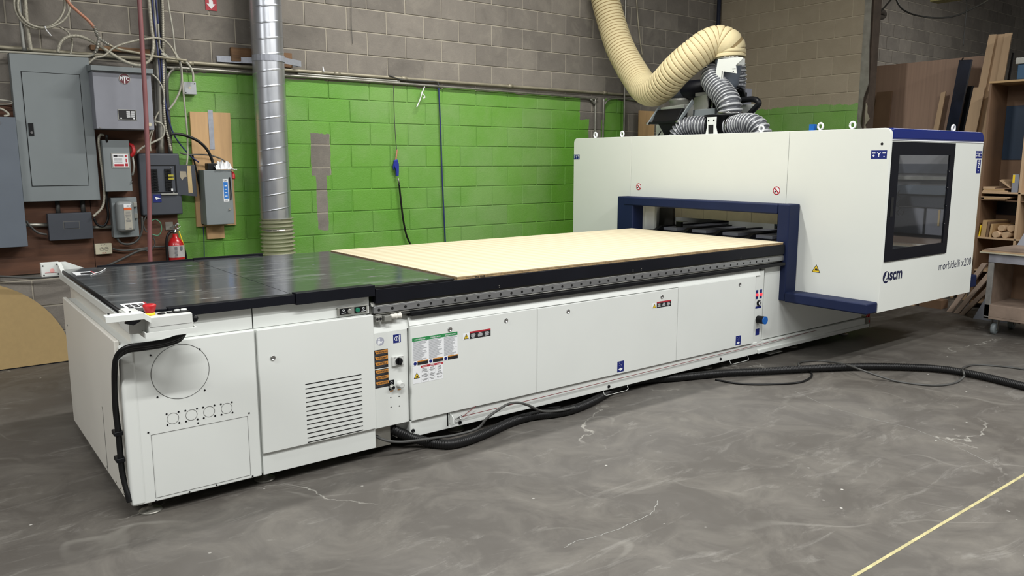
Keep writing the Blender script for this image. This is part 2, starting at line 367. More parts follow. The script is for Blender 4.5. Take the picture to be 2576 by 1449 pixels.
# --- concrete block walls: bare block, green paint up to the conduit; every block gets its own shade
CH = 0.208; CL = 0.412; Z0 = 0.036; X0B = 0.266
GREEN = rgb(98, 152, 52); GREEN2 = rgb(130, 164, 98)
def wall_mat(name, mode, mortar=False):
    t = NT(name); p = t.pos(); x, y, z = t.xyz(p)
    u = y if mode == 'right' else x
    row = t.math('FLOOR', t.math('DIVIDE', t.math('SUBTRACT', z, Z0), CH))
    par = t.math('MODULO', t.math('ADD', row, 20.0), 2.0)
    off = t.math('MULTIPLY', par, CL / 2)
    colm = t.math('FLOOR', t.math('DIVIDE', t.math('SUBTRACT', t.math('SUBTRACT', u, X0B), off), CL))
    cv = t.n('ShaderNodeCombineXYZ'); t.inp(cv, 0, colm); t.inp(cv, 1, row)
    wn = t.n('ShaderNodeTexWhiteNoise', noise_dimensions='2D'); t.t.links.new(cv.outputs[0], wn.inputs['Vector']); rnd = wn.outputs['Value']
    n1 = t.noise(p, 1.1, 5, 0.6); n2 = t.noise(p, 5.0, 7, 0.65, 0.5); n3 = t.noise(p, 90, 3)
    if mortar: c = t.mix(n2, rgb(150, 144, 131), rgb(180, 173, 158))  # mortar colour lightened to carry the light its joints catch from above
    else:
        c = t.mix(rnd, rgb(108, 103, 97), rgb(132, 126, 118))
        c = t.mix(t.math('MULTIPLY', t.ramp(n2, 0.5, 0.8), 0.5), c, rgb(156, 150, 138))
        c = t.mix(t.math('MULTIPLY', t.ramp(n2, 0.45, 0.2), 0.5), c, rgb(84, 80, 75))
    c = t.mix(t.math('MULTIPLY', n3, 0.2), c, rgb(84, 80, 74))
    if mode == 'right': c = t.mix(0.42, c, rgb(176, 160, 128))
    if mode == 'storage': c = t.mix(0.10, c, rgb(120, 112, 98))
    if mode != 'storage':
        wz = t.math('ADD', z, t.math('MULTIPLY', t.math('SUBTRACT', n2, 0.5), 0.10))
        wu = t.math('ADD', u, t.math('MULTIPLY', t.math('SUBTRACT', n2, 0.5), 0.16))
        wf = t.math('ADD', u, t.math('MULTIPLY', t.math('SUBTRACT', n2, 0.5), 0.04))
        def lt(a, b): return t.math('LESS_THAN', a, b)
        def gt(a, b): return t.math('GREATER_THAN', a, b)
        def AND(*q):
            r = q[0]
            for k in q[1:]: r = t.math('MULTIPLY', r, k)
            return r
        if mode == 'back':
            g = AND(lt(wz, 2.275), gt(wu, 1.74), lt(wu, 6.98))
            bare = t.math('MAXIMUM', AND(gt(wf, 2.995), lt(wf, 3.10), gt(wz, 0.91), lt(wz, 1.5)), AND(gt(wf, 2.955), lt(wf, 3.15), gt(wz, 1.42), lt(wz, 1.80)))
            bare = t.math('MAXIMUM', bare, AND(gt(wf, 6.26), lt(wf, 6.66), gt(wz, 2.02)))
            bare = t.math('MAXIMUM', bare, AND(gt(wf, 6.40), lt(wf, 6.60), gt(wz, 0.2)))
        else:
            g = AND(lt(wz, 2.20), lt(wu, 6.75)); bare = t.math('MULTIPLY', g, 0.0)
        g = t.math('MULTIPLY', g, t.math('SUBTRACT', 1.0, bare))
        pat = t.math('MULTIPLY', t.ramp(n1, 0.40, 0.64), t.math('ADD', 0.35, t.math('MULTIPLY', rnd, 0.65)))
        gc = t.mix(pat, GREEN, GREEN2)
        gc = t.mix(t.math('MULTIPLY', t.ramp(n2, 0.55, 0.8), 0.35), gc, rgb(134, 162, 104))
        gc = t.mix(t.math('MULTIPLY', rnd, 0.22), gc, rgb(66, 124, 46))
        chips = t.ramp(t.noise(p, 9.0, 3, 0.5), 0.755, 0.77)
        gc = t.mix(t.math('MULTIPLY', chips, 0.7), gc, rgb(90, 88, 80))
        c = t.mix(g, c, gc)
        t.set('Roughness', t.math('SUBTRACT', 0.9, t.math('MULTIPLY', g, 0.4)))
    else: t.set('Roughness', 0.9)
    t.set('Base Color', c)
    t.bump(t.math('ADD', n3, t.math('MULTIPLY', n2, 0.8)), 0.35, 0.006)
    return t.m
for k in ('back', 'right', 'storage'):
    M['block_' + k] = wall_mat('block_' + k, k); M['mortar_' + k] = wall_mat('mortar_' + k, k, True)
# ================================================================ THE ROOM
XR = 8.67; YW = 6.90
o = MB().box(-4.5, 21, -3.5, 7.1, -0.12, 0.0).build('floor', M['floor'], origin=(0, 0, -0.12)); tag(o, kind='structure')
FLOOR = o; ORG[o.name] = Vector((0, 0, -0.12))
lab(MB().box(-4.5, 21, 1.395, 1.409, -0.01, 0.0012).build('control_joint', M['floorjoint'], FLOOR), 'pale yellowish filler in a straight floor joint')
o = MB().box(-4.5, 21, -3.5, 7.1, 5.0, 5.12).build('ceiling', M['slab'], origin=(0, 0, 5.0)); tag(o, kind='structure')

def chamfer_block(w_, h, d, mortar=0.010, ch=0.0035):
    """one concrete block, face towards -Y, base corner at the origin"""
    a = mortar / 2; x0, x1, z0, z1 = a, w_ - a, a, h - a
    v = [(x0, d, z0), (x1, d, z0), (x1, d, z1), (x0, d, z1), (x0, ch, z0), (x1, ch, z0), (x1, ch, z1), (x0, ch, z1),
         (x0 + ch, 0, z0 + ch), (x1 - ch, 0, z0 + ch), (x1 - ch, 0, z1 - ch), (x0 + ch, 0, z1 - ch)]
    f = [(8, 9, 10, 11), (4, 5, 9, 8), (5, 6, 10, 9), (6, 7, 11, 10), (7, 4, 8, 11), (0, 1, 5, 4), (1, 2, 6, 5), (2, 3, 7, 6), (3, 0, 4, 7)]
    return v, f
def block_wall(name, mode, u0, u1, z1, place, vis, slab, zlow=0.0):
    """slab of mortar with blocks standing proud of it; the nearest 300 in view are blocks of their own, the others one part"""
    root = MB().box(*slab).build(name, M['mortar_' + mode], origin=(slab[0], slab[2], slab[4])); tag(root, kind='structure')
    ORG[root.name] = Vector((slab[0], slab[2], slab[4])); og = ORG[root.name]
    cells = []; r = int(math.floor((zlow - Z0) / CH)); 
    while Z0 + r * CH < z1:
        off = X0B + (CL / 2 if r % 2 else 0); k = int(math.floor((u0 - off) / CL))
        while off + k * CL < u1:
            a = max(u0, off + k * CL); b = min(u1, off + (k + 1) * CL); za = max(zlow, Z0 + r * CH); zb = min(z1, Z0 + (r + 1) * CH)
            if b - a > 0.03 and zb - za > 0.03: cells.append((a, b, za, zb))
            k += 1
        r += 1
    cells.sort(key=lambda c: (not vis(c), c[0] if mode != 'right' else -c[0]))
    cache = {}; rest = MB(); n = 0
    for a, b, za, zb in cells:
        w_, h = round(b - a, 3), round(zb - za, 3); v, f = chamfer_block(w_, h, 0.03)
        jit = random.uniform(-0.0012, 0.0012)
        if vis((a, b, za, zb)) and n < 300:
            if (w_, h) not in cache:
                me = bpy.data.meshes.new('block'); me.from_pydata([place(Vector(p)) for p in v], [], f); me.materials.append(M['block_' + mode]); cache[(w_, h)] = me
            ob = bpy.data.objects.new('block', cache[(w_, h)]); COL.objects.link(ob); ob.parent = root
            ob.location = place(Vector((a, jit, za)), True) - og; n += 1
        else:
            base = place(Vector((a, jit, za)), True); rest.add([place(Vector(p)) + base for p in v], f)
    if rest.v: tag(rest.build('block_courses', M['block_' + mode], root), kind='stuff')
    return root
pb = lambda p, at=False: (Vector((p.x, p.y + (YW - 0.006 if at else 0), p.z)))
block_wall('wall_back', 'back', -4.5, XR, 5.0, pb, lambda c: 0.2 < c[1] and c[2] < 3.45 and (c[3] > 0.80 or c[0] < 1.0) and not (c[0] < 1.7 and 0.75 < c[2] and c[3] < 2.2) and not (c[0] > 6.9 and c[3] < 1.8), (-4.5, XR + 0.2, YW, 7.1, 0, 5.0))
pr = lambda p, at=False: Vector((XR + 0.0 + p.y - (0.006 if at else 0), (YW - p.x if at else -p.x), p.z)) if False else Vector(((XR - 0.006) * at + p.y, (p.x if at else p.x), p.z))
# right wall runs across the machine: its blocks face -X, u is the Y coordinate
def pright(p, at=False): return Vector(((XR - 0.006 if at else 0) + p.y, p.x, p.z))
wr = block_wall('wall_right', 'right', 4.84, YW, 5.0, pright, lambda c: c[3] > 1.8, (XR, XR + 0.2, 4.84, YW, 0, 5.0))
block_wall('wall_storage', 'storage', XR + 0.22, 21, 5.0, pb, lambda c: c[0] > 10.5 and c[2] > 2.4, (XR + 0.2, 21, YW, 7.1, 0, 5.0))
for ob in [q for q in COL.objects if q.parent is wr]:      # faces were laid out for -Y; flip so that they face -X
    pass
# torn end of the right wall: flashing, lath and a timber stud
tr = MB(); zz = 0.0; pts = []
random.seed(3)
prof = []
z = 1.4
while z < 5.0:
    prof.append((4.84 - random.uniform(0.02, 0.085), z)); z += random.uniform(0.10, 0.32)
out = [(XR - 0.008, 4.86, 1.4)] + [(XR - 0.008, y, z) for y, z in prof] + [(XR - 0.008, 4.86, prof[-1][1])]
o = MB().prism(out, (0.012, 0, 0)).build('trim_1', M['zinc'], origin=(XR, 4.84, 1.4)); tag(o, kind='structure')
o = MB().box(XR + 0.05, XR + 0.19, 4.775, 4.84, 0, 5.0).build('trim_2', M['darktimber'], origin=(XR, 4.8, 0)); tag(o, kind='structure')
out = [(XR + 0.03, 4.79, 1.6)] + [(XR + 0.03, 4.76 - 0.025 * math.sin(k * 2.3), 1.6 + k * 0.07) for k in range(9)] + [(XR + 0.03, 4.79, 2.2)]
o = MB().prism(out, (0.01, 0, 0)).build('trim_3', M['beigepipe'], origin=(XR, 4.78, 1.6)); tag(o, kind='structure')

# floor wear: long chalky scratches and cracks as flat marks
random.seed(11)
marks = [[(2000, 985), (2080, 1020), (2160, 1045), (2230, 1062), (2300, 1080), (2370, 1108), (2430, 1135), (2490, 1165)],
         [(1655, 1258), (1640, 1290), (1600, 1310), (1545, 1335), (1490, 1352), (1440, 1365), (1420, 1378)]]
for k, pl in enumerate(marks):
    c = MB(); P = smooth_path([atz(a, b, 0.0) for a, b in pl], 5)
    for q in P[1:-1]: q.x += random.uniform(-.004, .004); q.y += random.uniform(-.004, .004)
    for a, b in zip(P, P[1:]):
        d = (b - a).normalized(); nn = Vector((-d.y, d.x, 0)) * random.uniform(.0006, .0016); u_ = Vector((0, 0, .0007))
        c.add([a + nn + u_, a - nn + u_, b - nn + u_, b + nn + u_], [(0, 1, 2, 3)])
    c.build('crack', M['scratch'], FLOOR)
# ================================================================ THE ROUTER
R0_ = empty('cnc_router', (3.9, 4.2, 0), 'long white flatbed router with navy bumpers and a tall windowed gantry', 'machine')
R = R0_
YF = 3.56
def part(mb, name, m, label=None, parent=None, bevel=0.0, seg=2):
    o = mb.build(name, m, parent or R, bevel, seg=seg)
    if label: lab(o, label)
    return o
# ---- left cabinet
part(MB().box(0.66, 1.80, 3.58, 5.05, 0.07, 0.775), 'cabinet_body', M['white'])
fp = part(MB().prism(rect_pts('y', 3.56, 0.655, 1.214, 0.062, 0.776), (0, 0.03, 0)), 'side_panel', M['white'], 'near panel with knockout discs and a rectangular cover', bevel=0.006)
def ring(mb, cx, cz, Y, r, wd=0.0012, seg=48):
    for k in range(seg):
        a0 = 2 * PI * k / seg; a1 = 2 * PI * (k + 1) / seg
        p = [(cx + rr * math.cos(a), Y, cz + rr * math.sin(a)) for a, rr in ((a0, r - wd), (a1, r - wd), (a1, r + wd), (a0, r + wd))]
        mb.add(p, [(0, 1, 2, 3)])
    return mb
part(ring(MB(), 0.878, 0.633, YF - 0.0008, 0.1225), 'knockout_disc', M['line'], 'large circular knockout', fp)
first = None
for cx in (0.832, 0.911, 0.988, 1.067):
    if first is None: first = part(ring(MB(), 0.832, 0.427, YF - 0.0008, 0.0245, 0.0009, 28), 'small_knockout', M['line'], 'small circular knockout', fp)
    else: share(first, 'small_knockout', (cx - 0.832, 0, 0), fp)
ln = MB(); 
for a in ((0.737, 0.738, 0.08, 0.371), (1.159, 1.160, 0.08, 0.371), (0.737, 1.16, 0.0795, 0.0807), (0.737, 1.16, 0.3702, 0.3714)): ln.box(a[0], a[1], YF - 0.0012, YF, a[2], a[3])
part(ln, 'cover_outline', M['line'], None, fp)
scr = part(MB().cyl((0.727, YF - 0.002, 0.384), (0.727, YF, 0.384), 0.004, 10), 'screw', M['black'], None, fp)
for sx, sz in [(0.937, 0.384), (1.168, 0.384), (0.737, 0.066), (0.880, 0.070), (1.0, 0.072), (1.168, 0.072), (0.76, 0.725), (0.965, 0.722), (0.775, 0.535), (0.975, 0.53)] + [(cx + a, 0.427 + b) for cx in (0.832, 0.911, 0.988, 1.067) for a, b in ((-.025, .025), (.025, .025), (-.025, -.025), (.025, -.025))]:
    share(scr, 'screw', (sx - 0.727, 0, sz - 0.384), fp)
vp = part(MB().prism(rect_pts('y', 3.548, 1.222, 1.822, 0.172, 0.776), (0, 0.03, 0)), 'vented_panel', M['white'], 'removable panel with fourteen louvre slots and a key lock', bevel=0.004)
sl = part(MB().box(1.444, 1.744, 3.5468, 3.549, 0.4745, 0.4785), 'vent_slot', M['slot'], None, vp)
for k in range(1, 14): share(sl, 'vent_slot', (0, 0, -0.0227 * k), vp)
def lock(x, z, Y, par, r=0.0125):
    mb = MB().lathe((x, Y, z), (0, -1, 0), [(0, r), (0.004, r), (0.006, r * 0.8), (0.003, r * 0.72), (0.003, 0.0)], 20)
    o = part(mb, 'key_lock', M['chrome'], None, par); part(MB().box(x - r * .55, x + r * .3, Y - 0.0065, Y - 0.003, z - r * .3, z + r * .1), 'key_slot', M['black'], None, None) if False else None
    return o
lock(1.290, 0.634, 3.548, vp)
part(MB().box(1.222, 1.822, 3.562, 3.6, 0.062, 0.172), 'kick_panel', M['white'], bevel=0.003)
ap = part(MB().box(0.70, 1.217, 3.592, 3.64, 0.776, 0.885), 'apron', M['white'], bevel=0.003)
ap2 = part(MB().box(1.221, 1.822, 3.592, 3.64, 0.776, 0.885), 'apron', M['white'], bevel=0.003)
part(MB().box(1.2165, 1.2215, 3.595, 3.62, 0.776, 0.885), 'apron_gap', M['slot'])
part(MB().box(0.70, 0.74, 3.642, 5.20, 0.74, 0.885), 'end_apron', M['cream'], 'cream end apron under the table edge', bevel=0.004)
part(MB().box(1.19, 1.80, 3.64, 5.20, 0.776, 0.885), 'under_table_frame', M['ral'])
# left end
ep = part(MB().prism([(0.657, 3.64, 0.062), (0.657, 5.03, 0.062), (0.657, 5.03, 0.790), (0.657, 3.64, 0.790)], (-0.022, 0, 0)), 'end_panel', M['cream'], 'cream end panel of the cabinet', bevel=0.006)
part(MB().box(0.6335, 0.6345, 4.045, 4.048, 0.07, 0.39), 'panel_seam', M['line'], None, ep)
for yy, zz in ((4.93, 0.645), (3.70, 0.645), (4.04, 0.395), (4.05, 0.095), (3.85, 0.085), (3.76, 0.085), (3.68, 0.085)):
    part(MB().cyl((0.632, yy, zz), (0.636, yy, zz), 0.005, 10), 'screw', M['zinc'], None, ep)
part(MB().box(0.638, 0.70, 3.557, 3.60, 0.062, 0.782), 'corner_post', M['white'], 'rounded white corner post', bevel=0.014, seg=3)
# ---- black table leaves over the cabinet
part(MB().box(0.668, 1.412, 3.575, 5.245, 0.905, 0.920), 'table_top', M['table'], 'scuffed glossy black table leaf at the free end')
part(MB().box(1.416, 1.835, 3.575, 5.245, 0.905, 0.920), 'table_top', M['table'])
part(MB().box(1.836, 2.345, 3.60, 5.235, 0.900, 0.914), 'table_top', M['table'])
part(MB().box(0.655, 0.672, 3.60, 5.235, 0.868, 0.906), 'edge_rail', M['white'], 'white rail along the free end', bevel=0.003)
part(MB().tube([(0.668, 3.60, 0.916), (0.668, 5.24, 0.916)], 0.010, 10, curve=False), 'rubber_edge', M['rubber'])
part(MB().box(0.845, 1.4155, 3.555, 3.60, 0.879, 0.9225), 'edge_skirt', M['blacksat'], bevel=0.002)
part(MB().box(0.672, 0.845, 3.570, 3.60, 0.879, 0.9185), 'edge_skirt', M['blacksat'], bevel=0.002)
part(MB().box(1.417, 1.836, 3.548, 3.60, 0.872, 0.9285), 'edge_skirt', M['blacksat'], bevel=0.002)
part(MB().box(0.86, 1.415, 5.235, 5.26, 0.87, 0.928), 'rear_skirt', M['blacksat']); part(MB().box(1.418, 1.87, 5.235, 5.26, 0.87, 0.932), 'rear_skirt', M['blacksat'])
# tape and litter lying stuck on the table leaf (stickers of the machine)
def zsticker(pts, name, m, label=None, par=None, z=0.9204, th=0.0005):
    return part(MB().prism([(a, b, z) for a, b in pts], (0, 0, th)), name, m, label, par)
s = zsticker([(0.70, 3.66), (0.80, 3.66), (0.80, 3.80), (0.70, 3.80)], 'pictogram_sticker', M['paper'], 'warning pictogram sticker by the near corner')
[zsticker([(0.712 + .026 * i_, 3.67 + .032 * j_), (0.733 + .026 * i_, 3.67 + .032 * j_), (0.733 + .026 * i_, 3.695 + .032 * j_), (0.712 + .026 * i_, 3.695 + .032 * j_)], 'print', M['ink'], None, s, 0.9209) for i_ in range(3) for j_ in range(3)]; zsticker([(0.793, 3.66), (0.80, 3.66), (0.80, 3.80), (0.793, 3.80)], 'print', M['redstk'], None, s, 0.9209)
s = zsticker([(0.70, 4.93), (0.80, 4.93), (0.80, 5.07), (0.70, 5.07)], 'pictogram_sticker', M['paper'], 'warning pictogram sticker by the far corner')
zsticker([(0.725, 4.94), (0.79, 4.94), (0.79, 5.02), (0.735, 5.02)], 'print', M['ink'], None, s, 0.9209); zsticker([(0.793, 4.93), (0.80, 4.93), (0.80, 5.07), (0.793, 5.07)], 'print', M['redstk'], None, s, 0.9209)
# white scuffs and chips left on the leaves
random.seed(21)
for x, y, L_, a_ in ((0.98, 4.95, .05, .1), (1.05, 4.45, .055, .0), (1.30, 4.98, .04, .05), (1.18, 4.20, .035, -.3), (1.05, 3.98, .06, .0), (1.24, 3.95, .03, .1), (1.02, 3.72, .10, -.12), (1.28, 3.66, .05, -.6), (0.93, 3.98, .10, -.08), (0.86, 4.42, .04, -.5), (1.66, 5.12, .05, .1), (1.62, 4.6, .03, .3), (1.95, 4.6, .02, .3), (2.05, 4.2, .12, -.1), (1.98, 3.92, .10, -.08), (2.12, 3.66, .03, .0), (2.17, 3.64, .04, .0), (1.70, 3.95, .02, .0)):
    c_, s_ = math.cos(a_), math.sin(a_); zsticker([(x + c_ * u - s_ * v, y + s_ * u + c_ * v) for u, v in ((0, -.003), (L_ * .6, -.005), (L_, -.001), (L_ * .9, .004), (L_ * .3, .003))], 'scuff_mark', M['scratch'] if L_ > .05 else M['tape'], None, None, .9203 if x < 1.84 else .9143, .0004)
# ---- main bed 
part(MB().box(1.85, 6.72, 3.66, 5.2, 0.10, 0.80), 'bed_body', M['ral'])
cp = part(MB().box(1.824, 2.030, 3.572, 3.66, 0.160, 0.675), 'control_column', M['white'], 'narrow column with switches and warning stickers', bevel=0.003)
part(MB().hexa([(1.824, 3.574, .675), (2.10, 3.574, .675), (2.10, 3.66, .675), (1.824, 3.66, .675)], [(1.824, 3.600, .742), (2.10, 3.600, .742), (2.10, 3.66, .742), (1.824, 3.66, .742)]), 'column_head', M['white'])
def door(x0, x1, z0=0.165, z1=0.685, name='door', Y=3.553, label=None):
    return part(MB().prism(rect_pts('y', Y, x0 + .0015, x1 - .0015, z0, z1), (0, 0.028, 0)), name, M['white'], label, bevel=0.004)
d1 = door(2.037, 2.907, label='front door carrying the safety instruction stickers'); d2 = door(2.907, 4.166, z1=0.683); d3 = door(4.166, 5.050, z1=0.690)
part(MB().box(2.04, 5.10, 3.58, 3.66, 0.165, 0.69), 'door_frame', M['ral'])
for x, z, d in ((2.286, 0.640, d1), (2.671, 0.641, d1), (3.149, 0.639, d2), (3.997, 0.640, d2), (4.85, 0.643, d3)): lock(x, z, 3.553, d, 0.0135)
part(MB().hexa([(2.04, 3.562, .686), (5.12, 3.562, .686), (5.12, 3.66, .686), (2.04, 3.66, .686)], [(2.04, 3.585, .738), (5.12, 3.585, .738), (5.12, 3.66, .738), (2.04, 3.66, .738)]), 'sloping_ledge', M['white'], bevel=0.003)
part(MB().box(2.045, 5.412, 3.5475, 3.60, 0.741, 0.764), 'cable_channel', M['black'], 'black channel below the rail', bevel=0.003)
part(MB().box(1.828, 5.50, 3.60, 3.66, 0.74, 0.83), 'rail_bed', M['alu']) 
rl = part(MB().box(1.838, 5.46, 3.572, 3.60, 0.776, 0.812), 'linear_rail', M['rail'], 'steel guide rail with a row of bolt holes', bevel=0.002)
hole = part(MB().cyl((1.867, 3.5708, 0.7935), (1.867, 3.575, 0.7935), 0.0078, 14), 'bolt_hole', M['slot'], None, rl)
k = 1
while 1.867 + 0.0781 * k < 5.24: share(hole, 'bolt_hole', (0.0781 * k, 0, 0), rl); k += 1
part(MB().hexa([(1.828, 3.575, .814), (5.46, 3.575, .814), (5.46, 3.62, .814), (1.828, 3.62, .814)], [(1.828, 3.588, .832), (5.46, 3.588, .832), (5.46, 3.62, .832), (1.828, 3.62, .832)]), 'rail_cover', M['alu'])
part(MB().tube([(1.85, 3.580, .7695), (5.28, 3.580, .7695)], 0.004, 8, curve=False), 'guide_rod', M['alu'])
ks = part(MB().box(1.846, 5.416, 3.562, 3.61, 0.829, 0.9035), 'bed_skirt', M['blacksat'], 'long black skirt below the spoilboard', bevel=0.0025)
part(MB().box(1.84, 2.325, 3.566, 3.61, 0.9035, 0.916), 'skirt_strip', M['rubber'], bevel=0.002)
fs = None
for x in (2.63, 3.72, 3.80, 4.86):
    for z in (0.838, 0.848):
        if fs is None: fs = part(MB().cyl((x, 3.5605, z), (x, 3.564, z), 0.0028, 8), 'rivet', M['zinc'], None, ks); x0r, z0r = x, z
        else: share(fs, 'rivet', (x - x0r, 0, z - z0r), ks)
# stop block and roller at the start of the rail
sb = part(MB().box(1.838, 1.875, 3.555, 3.60, 0.733, 0.765), 'stop_block', M['alu'], bevel=0.002)
for x in (1.848, 1.866): part(MB().cyl((x, 3.553, 0.749), (x, 3.557, 0.749), 0.007, 12), 'socket_screw', M['slot'], None, sb)
part(MB().box(1.885, 1.925, 3.545, 3.60, 0.733, 0.762), 'stop_bracket', M['alu'], bevel=0.002)
part(MB().lathe((1.925, 3.565, 0.752), (1, 0, 0), [(0, .010), (.006, .011), (.008, .013), (.03, .012), (.032, .016), (.037, .016), (.039, .012), (.056, .012), (.058, .016), (.064, .016), (.066, .011)], 18), 'roller', M['cream'], 'off-white plastic roller')
part(MB().box(1.99, 2.05, 3.56, 3.60, 0.757, 0.763), 'cable_sleeve', M['greycable'])
# plinth
pl = part(MB().box(2.034, 5.13, 3.568, 3.63, 0.068, 0.160), 'plinth', M['white'], 'long plinth under the doors', bevel=0.004)
b0 = None
for x, z in ((2.05, 0.105), (2.355, 0.088), (3.525, 0.090), (4.68, 0.095)):
    if b0 is None: b0 = part(MB().lathe((x, 3.568, z), (0, -1, 0), [(0, .011), (.005, .010), (.006, .005), (.002, .004), (.002, 0)], 14), 'plinth_bolt', M['black'], None, pl); bx, bz = x, z
    else: share(b0, 'plinth_bolt', (x - bx, 0, z - bz), pl)
part(MB().box(2.268, 2.276, 3.5665, 3.569, 0.085, 0.163), 'bracket_slot', M['slot'], None, pl)
br = part(MB().prism([(2.285, 3.568, 0.098), (2.285, 3.568, 0.155), (2.285, 3.545, 0.150), (2.285, 3.530, 0.138), (2.285, 3.525, 0.105), (2.285, 3.535, 0.098)], (0.004, 0, 0)), 'pull_cord_bracket', M['white'])
part(MB().tube([(2.289, 3.545, 0.122), (2.335, 3.545, 0.127)], 0.0035, 8, curve=False), 'eye_bolt', M['chrome'], None, br)
eb = MB(); eb.tube([(2.345 + .010 * math.cos(a * PI / 8), 3.545, 0.128 + .010 * math.sin(a * PI / 8)) for a in range(17)], 0.003, 6, curve=False); part(eb, 'eye_ring', M['chrome'], None, br)
part(MB().tube([(2.355, 3.545, 0.129), (5.1, 3.555, 0.142), (6.3, 3.585, 0.142)], 0.0020, 6, curve=False), 'pull_cord', M['cord'], 'thin red emergency pull cord along the plinth')
part(MB().tube([(2.36, 3.545, 0.129), (2.45, 3.545, 0.172)], 0.0018, 6, curve=False), 'pull_cord', M['cord'])
# near-black block painted as shade under the column, with connector plate
part(MB().box(1.80, 1.93, 3.60, 3.66, 0.045, 0.162), 'connector_plate', M['zinc'], bevel=0.002)
part(MB().box(1.93, 2.03, 3.67, 3.75, 0.05, 0.162), 'gap_shade', M['slot'])
part(MB().box(1.975, 2.034, 3.62, 3.68, 0.068, 0.162), 'recess_post', M['ral'])
part(MB().cyl((1.822, 3.60, 0.118), (1.845, 3.58, 0.112), 0.009, 10), 'cable_gland', M['black'])
# frames under the bed
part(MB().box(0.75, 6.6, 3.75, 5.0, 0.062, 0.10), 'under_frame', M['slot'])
# handles below the plinth
for x in (3.47, 4.78):
    part(MB().tube([(x, 3.56, .068), (x, 3.55, .048), (x + .02, 3.55, .040), (x + .20, 3.55, .040), (x + .22, 3.55, .048), (x + .22, 3.56, .068)], 0.002, 6, curve=False), 'drip_rail', M['ral'])
# levelling feet
foot = None
def feet(x, y):
    global foot, fx, fy, stem
    if foot is None:
        fx, fy = x, y
        foot = part(MB().lathe((x, y, 0), (0, 0, 1), [(0, .048), (.004, .050), (.009, .044), (.013, .020), (.020, .013), (.024, .011)], 24), 'levelling_foot', M['zinc'])
        stem = part(MB().cyl((x, y, 0.022), (x, y, 0.075), 0.008, 10), 'threaded_stem', M['zinc'], None, foot)
    else:
        f2 = share(foot, 'levelling_foot', (x - fx, y - fy, 0), R); share(stem, 'threaded_stem', (0, 0, 0), f2)
for x, y in ((0.725, 3.625), (1.26, 3.66), (2.405, 3.69), (3.55, 3.70), (4.68, 3.70), (5.80, 3.70), (6.6, 3.70), (0.75, 4.95), (2.4, 5.0), (4.68, 5.0)): feet(x, y)
part(MB().box(5.35, 5.52, 3.60, 3.64, 0.02, 0.026), 'foot_plate', M['ral'])
# right column with switches
rc = part(MB().prism(rect_pts('y', 3.575, 5.078, 5.185, 0.150, 0.720), (0, 0.05, 0)), 'switch_column', M['white'], 'narrow column with two lit red switches and a gauge', bevel=0.008)
for x in (5.100, 5.150):
    part(MB().box(x - .014, x + .012, 3.5735, 3.576, 0.546, 0.572), 'switch_sticker', M['bluestk'], None, rc)
    part(MB().box(x - .014, x + .012, 3.5735, 3.576, 0.502, 0.524), 'switch_sticker', M['bluestk'], None, rc)
    part(MB().box(x - .013, x + .011, 3.566, 3.576, 0.523, 0.545), 'lit_switch', M['redglow'], 'red illuminated push switch', rc, bevel=0.004)
g = part(MB().cyl((5.122, 3.576, 0.470), (5.122, 3.560, 0.470), 0.020, 20), 'pressure_gauge', M['black'], None, rc); part(MB().cyl((5.122, 3.5605, 0.470), (5.122, 3.559, 0.470), 0.014, 20), 'gauge_face', M['paper'], None, None) if False else None
part(MB().cyl((5.122, 3.5602, 0.470), (5.122, 3.5588, 0.470), 0.0145, 20), 'gauge_face', M['paper'], None, rc); part(MB().box(5.117, 5.128, 3.5572, 3.559, 0.464, 0.478), 'gauge_needle', M['ink'], None, rc)
part(MB().box(5.088, 5.160, 3.5735, 3.576, 0.428, 0.444), 'blue_sticker', M['bluestk'], None, rc)
part(MB().cyl((5.125, 3.576, 0.340), (5.127, 3.515, 0.342), 0.030, 20), 'air_valve', M['black'], 'black regulator knob', rc, bevel=0.003); part(MB().cyl((5.127, 3.515, 0.342), (5.127, 3.506, 0.342), 0.031, 20), 'valve_cap', M['bluebtn'], None, rc)
s = part(MB().box(5.105, 5.152, 3.5735, 3.576, 0.215, 0.265), 'blue_sticker', M['bluestk'], None, rc)
part(MB().box(5.165, 5.205, 3.600, 3.64, 0.145, 0.66), 'column_return', M['white'], bevel=0.006)
part(MB().prism([(5.225, 3.598, .158), (6.72, 3.598, .158), (6.72, 3.598, .735), (5.225, 3.598, .735)], (0, .04, 0)), 'bed_panel', M['white'], 'plain bed panel under the gantry', bevel=0.006)
part(MB().box(5.13, 6.74, 3.575, 3.63, 0.095, 0.152), 'plinth', M['white'], bevel=0.004)
part(MB().box(5.13, 6.78, 3.555, 3.63, 0.068, 0.098), 'plinth_rail', M['white'], bevel=0.003)
part(MB().box(6.74, 6.80, 3.56, 3.66, 0.065, 0.16), 'end_bracket', M['zinc']); part(MB().tube([(6.75, 3.57, .16), (6.77, 3.56, .2), (6.79, 3.57, .15), (6.78, 3.56, .11)], .008, 6), 'end_hose', M['redbtn'])

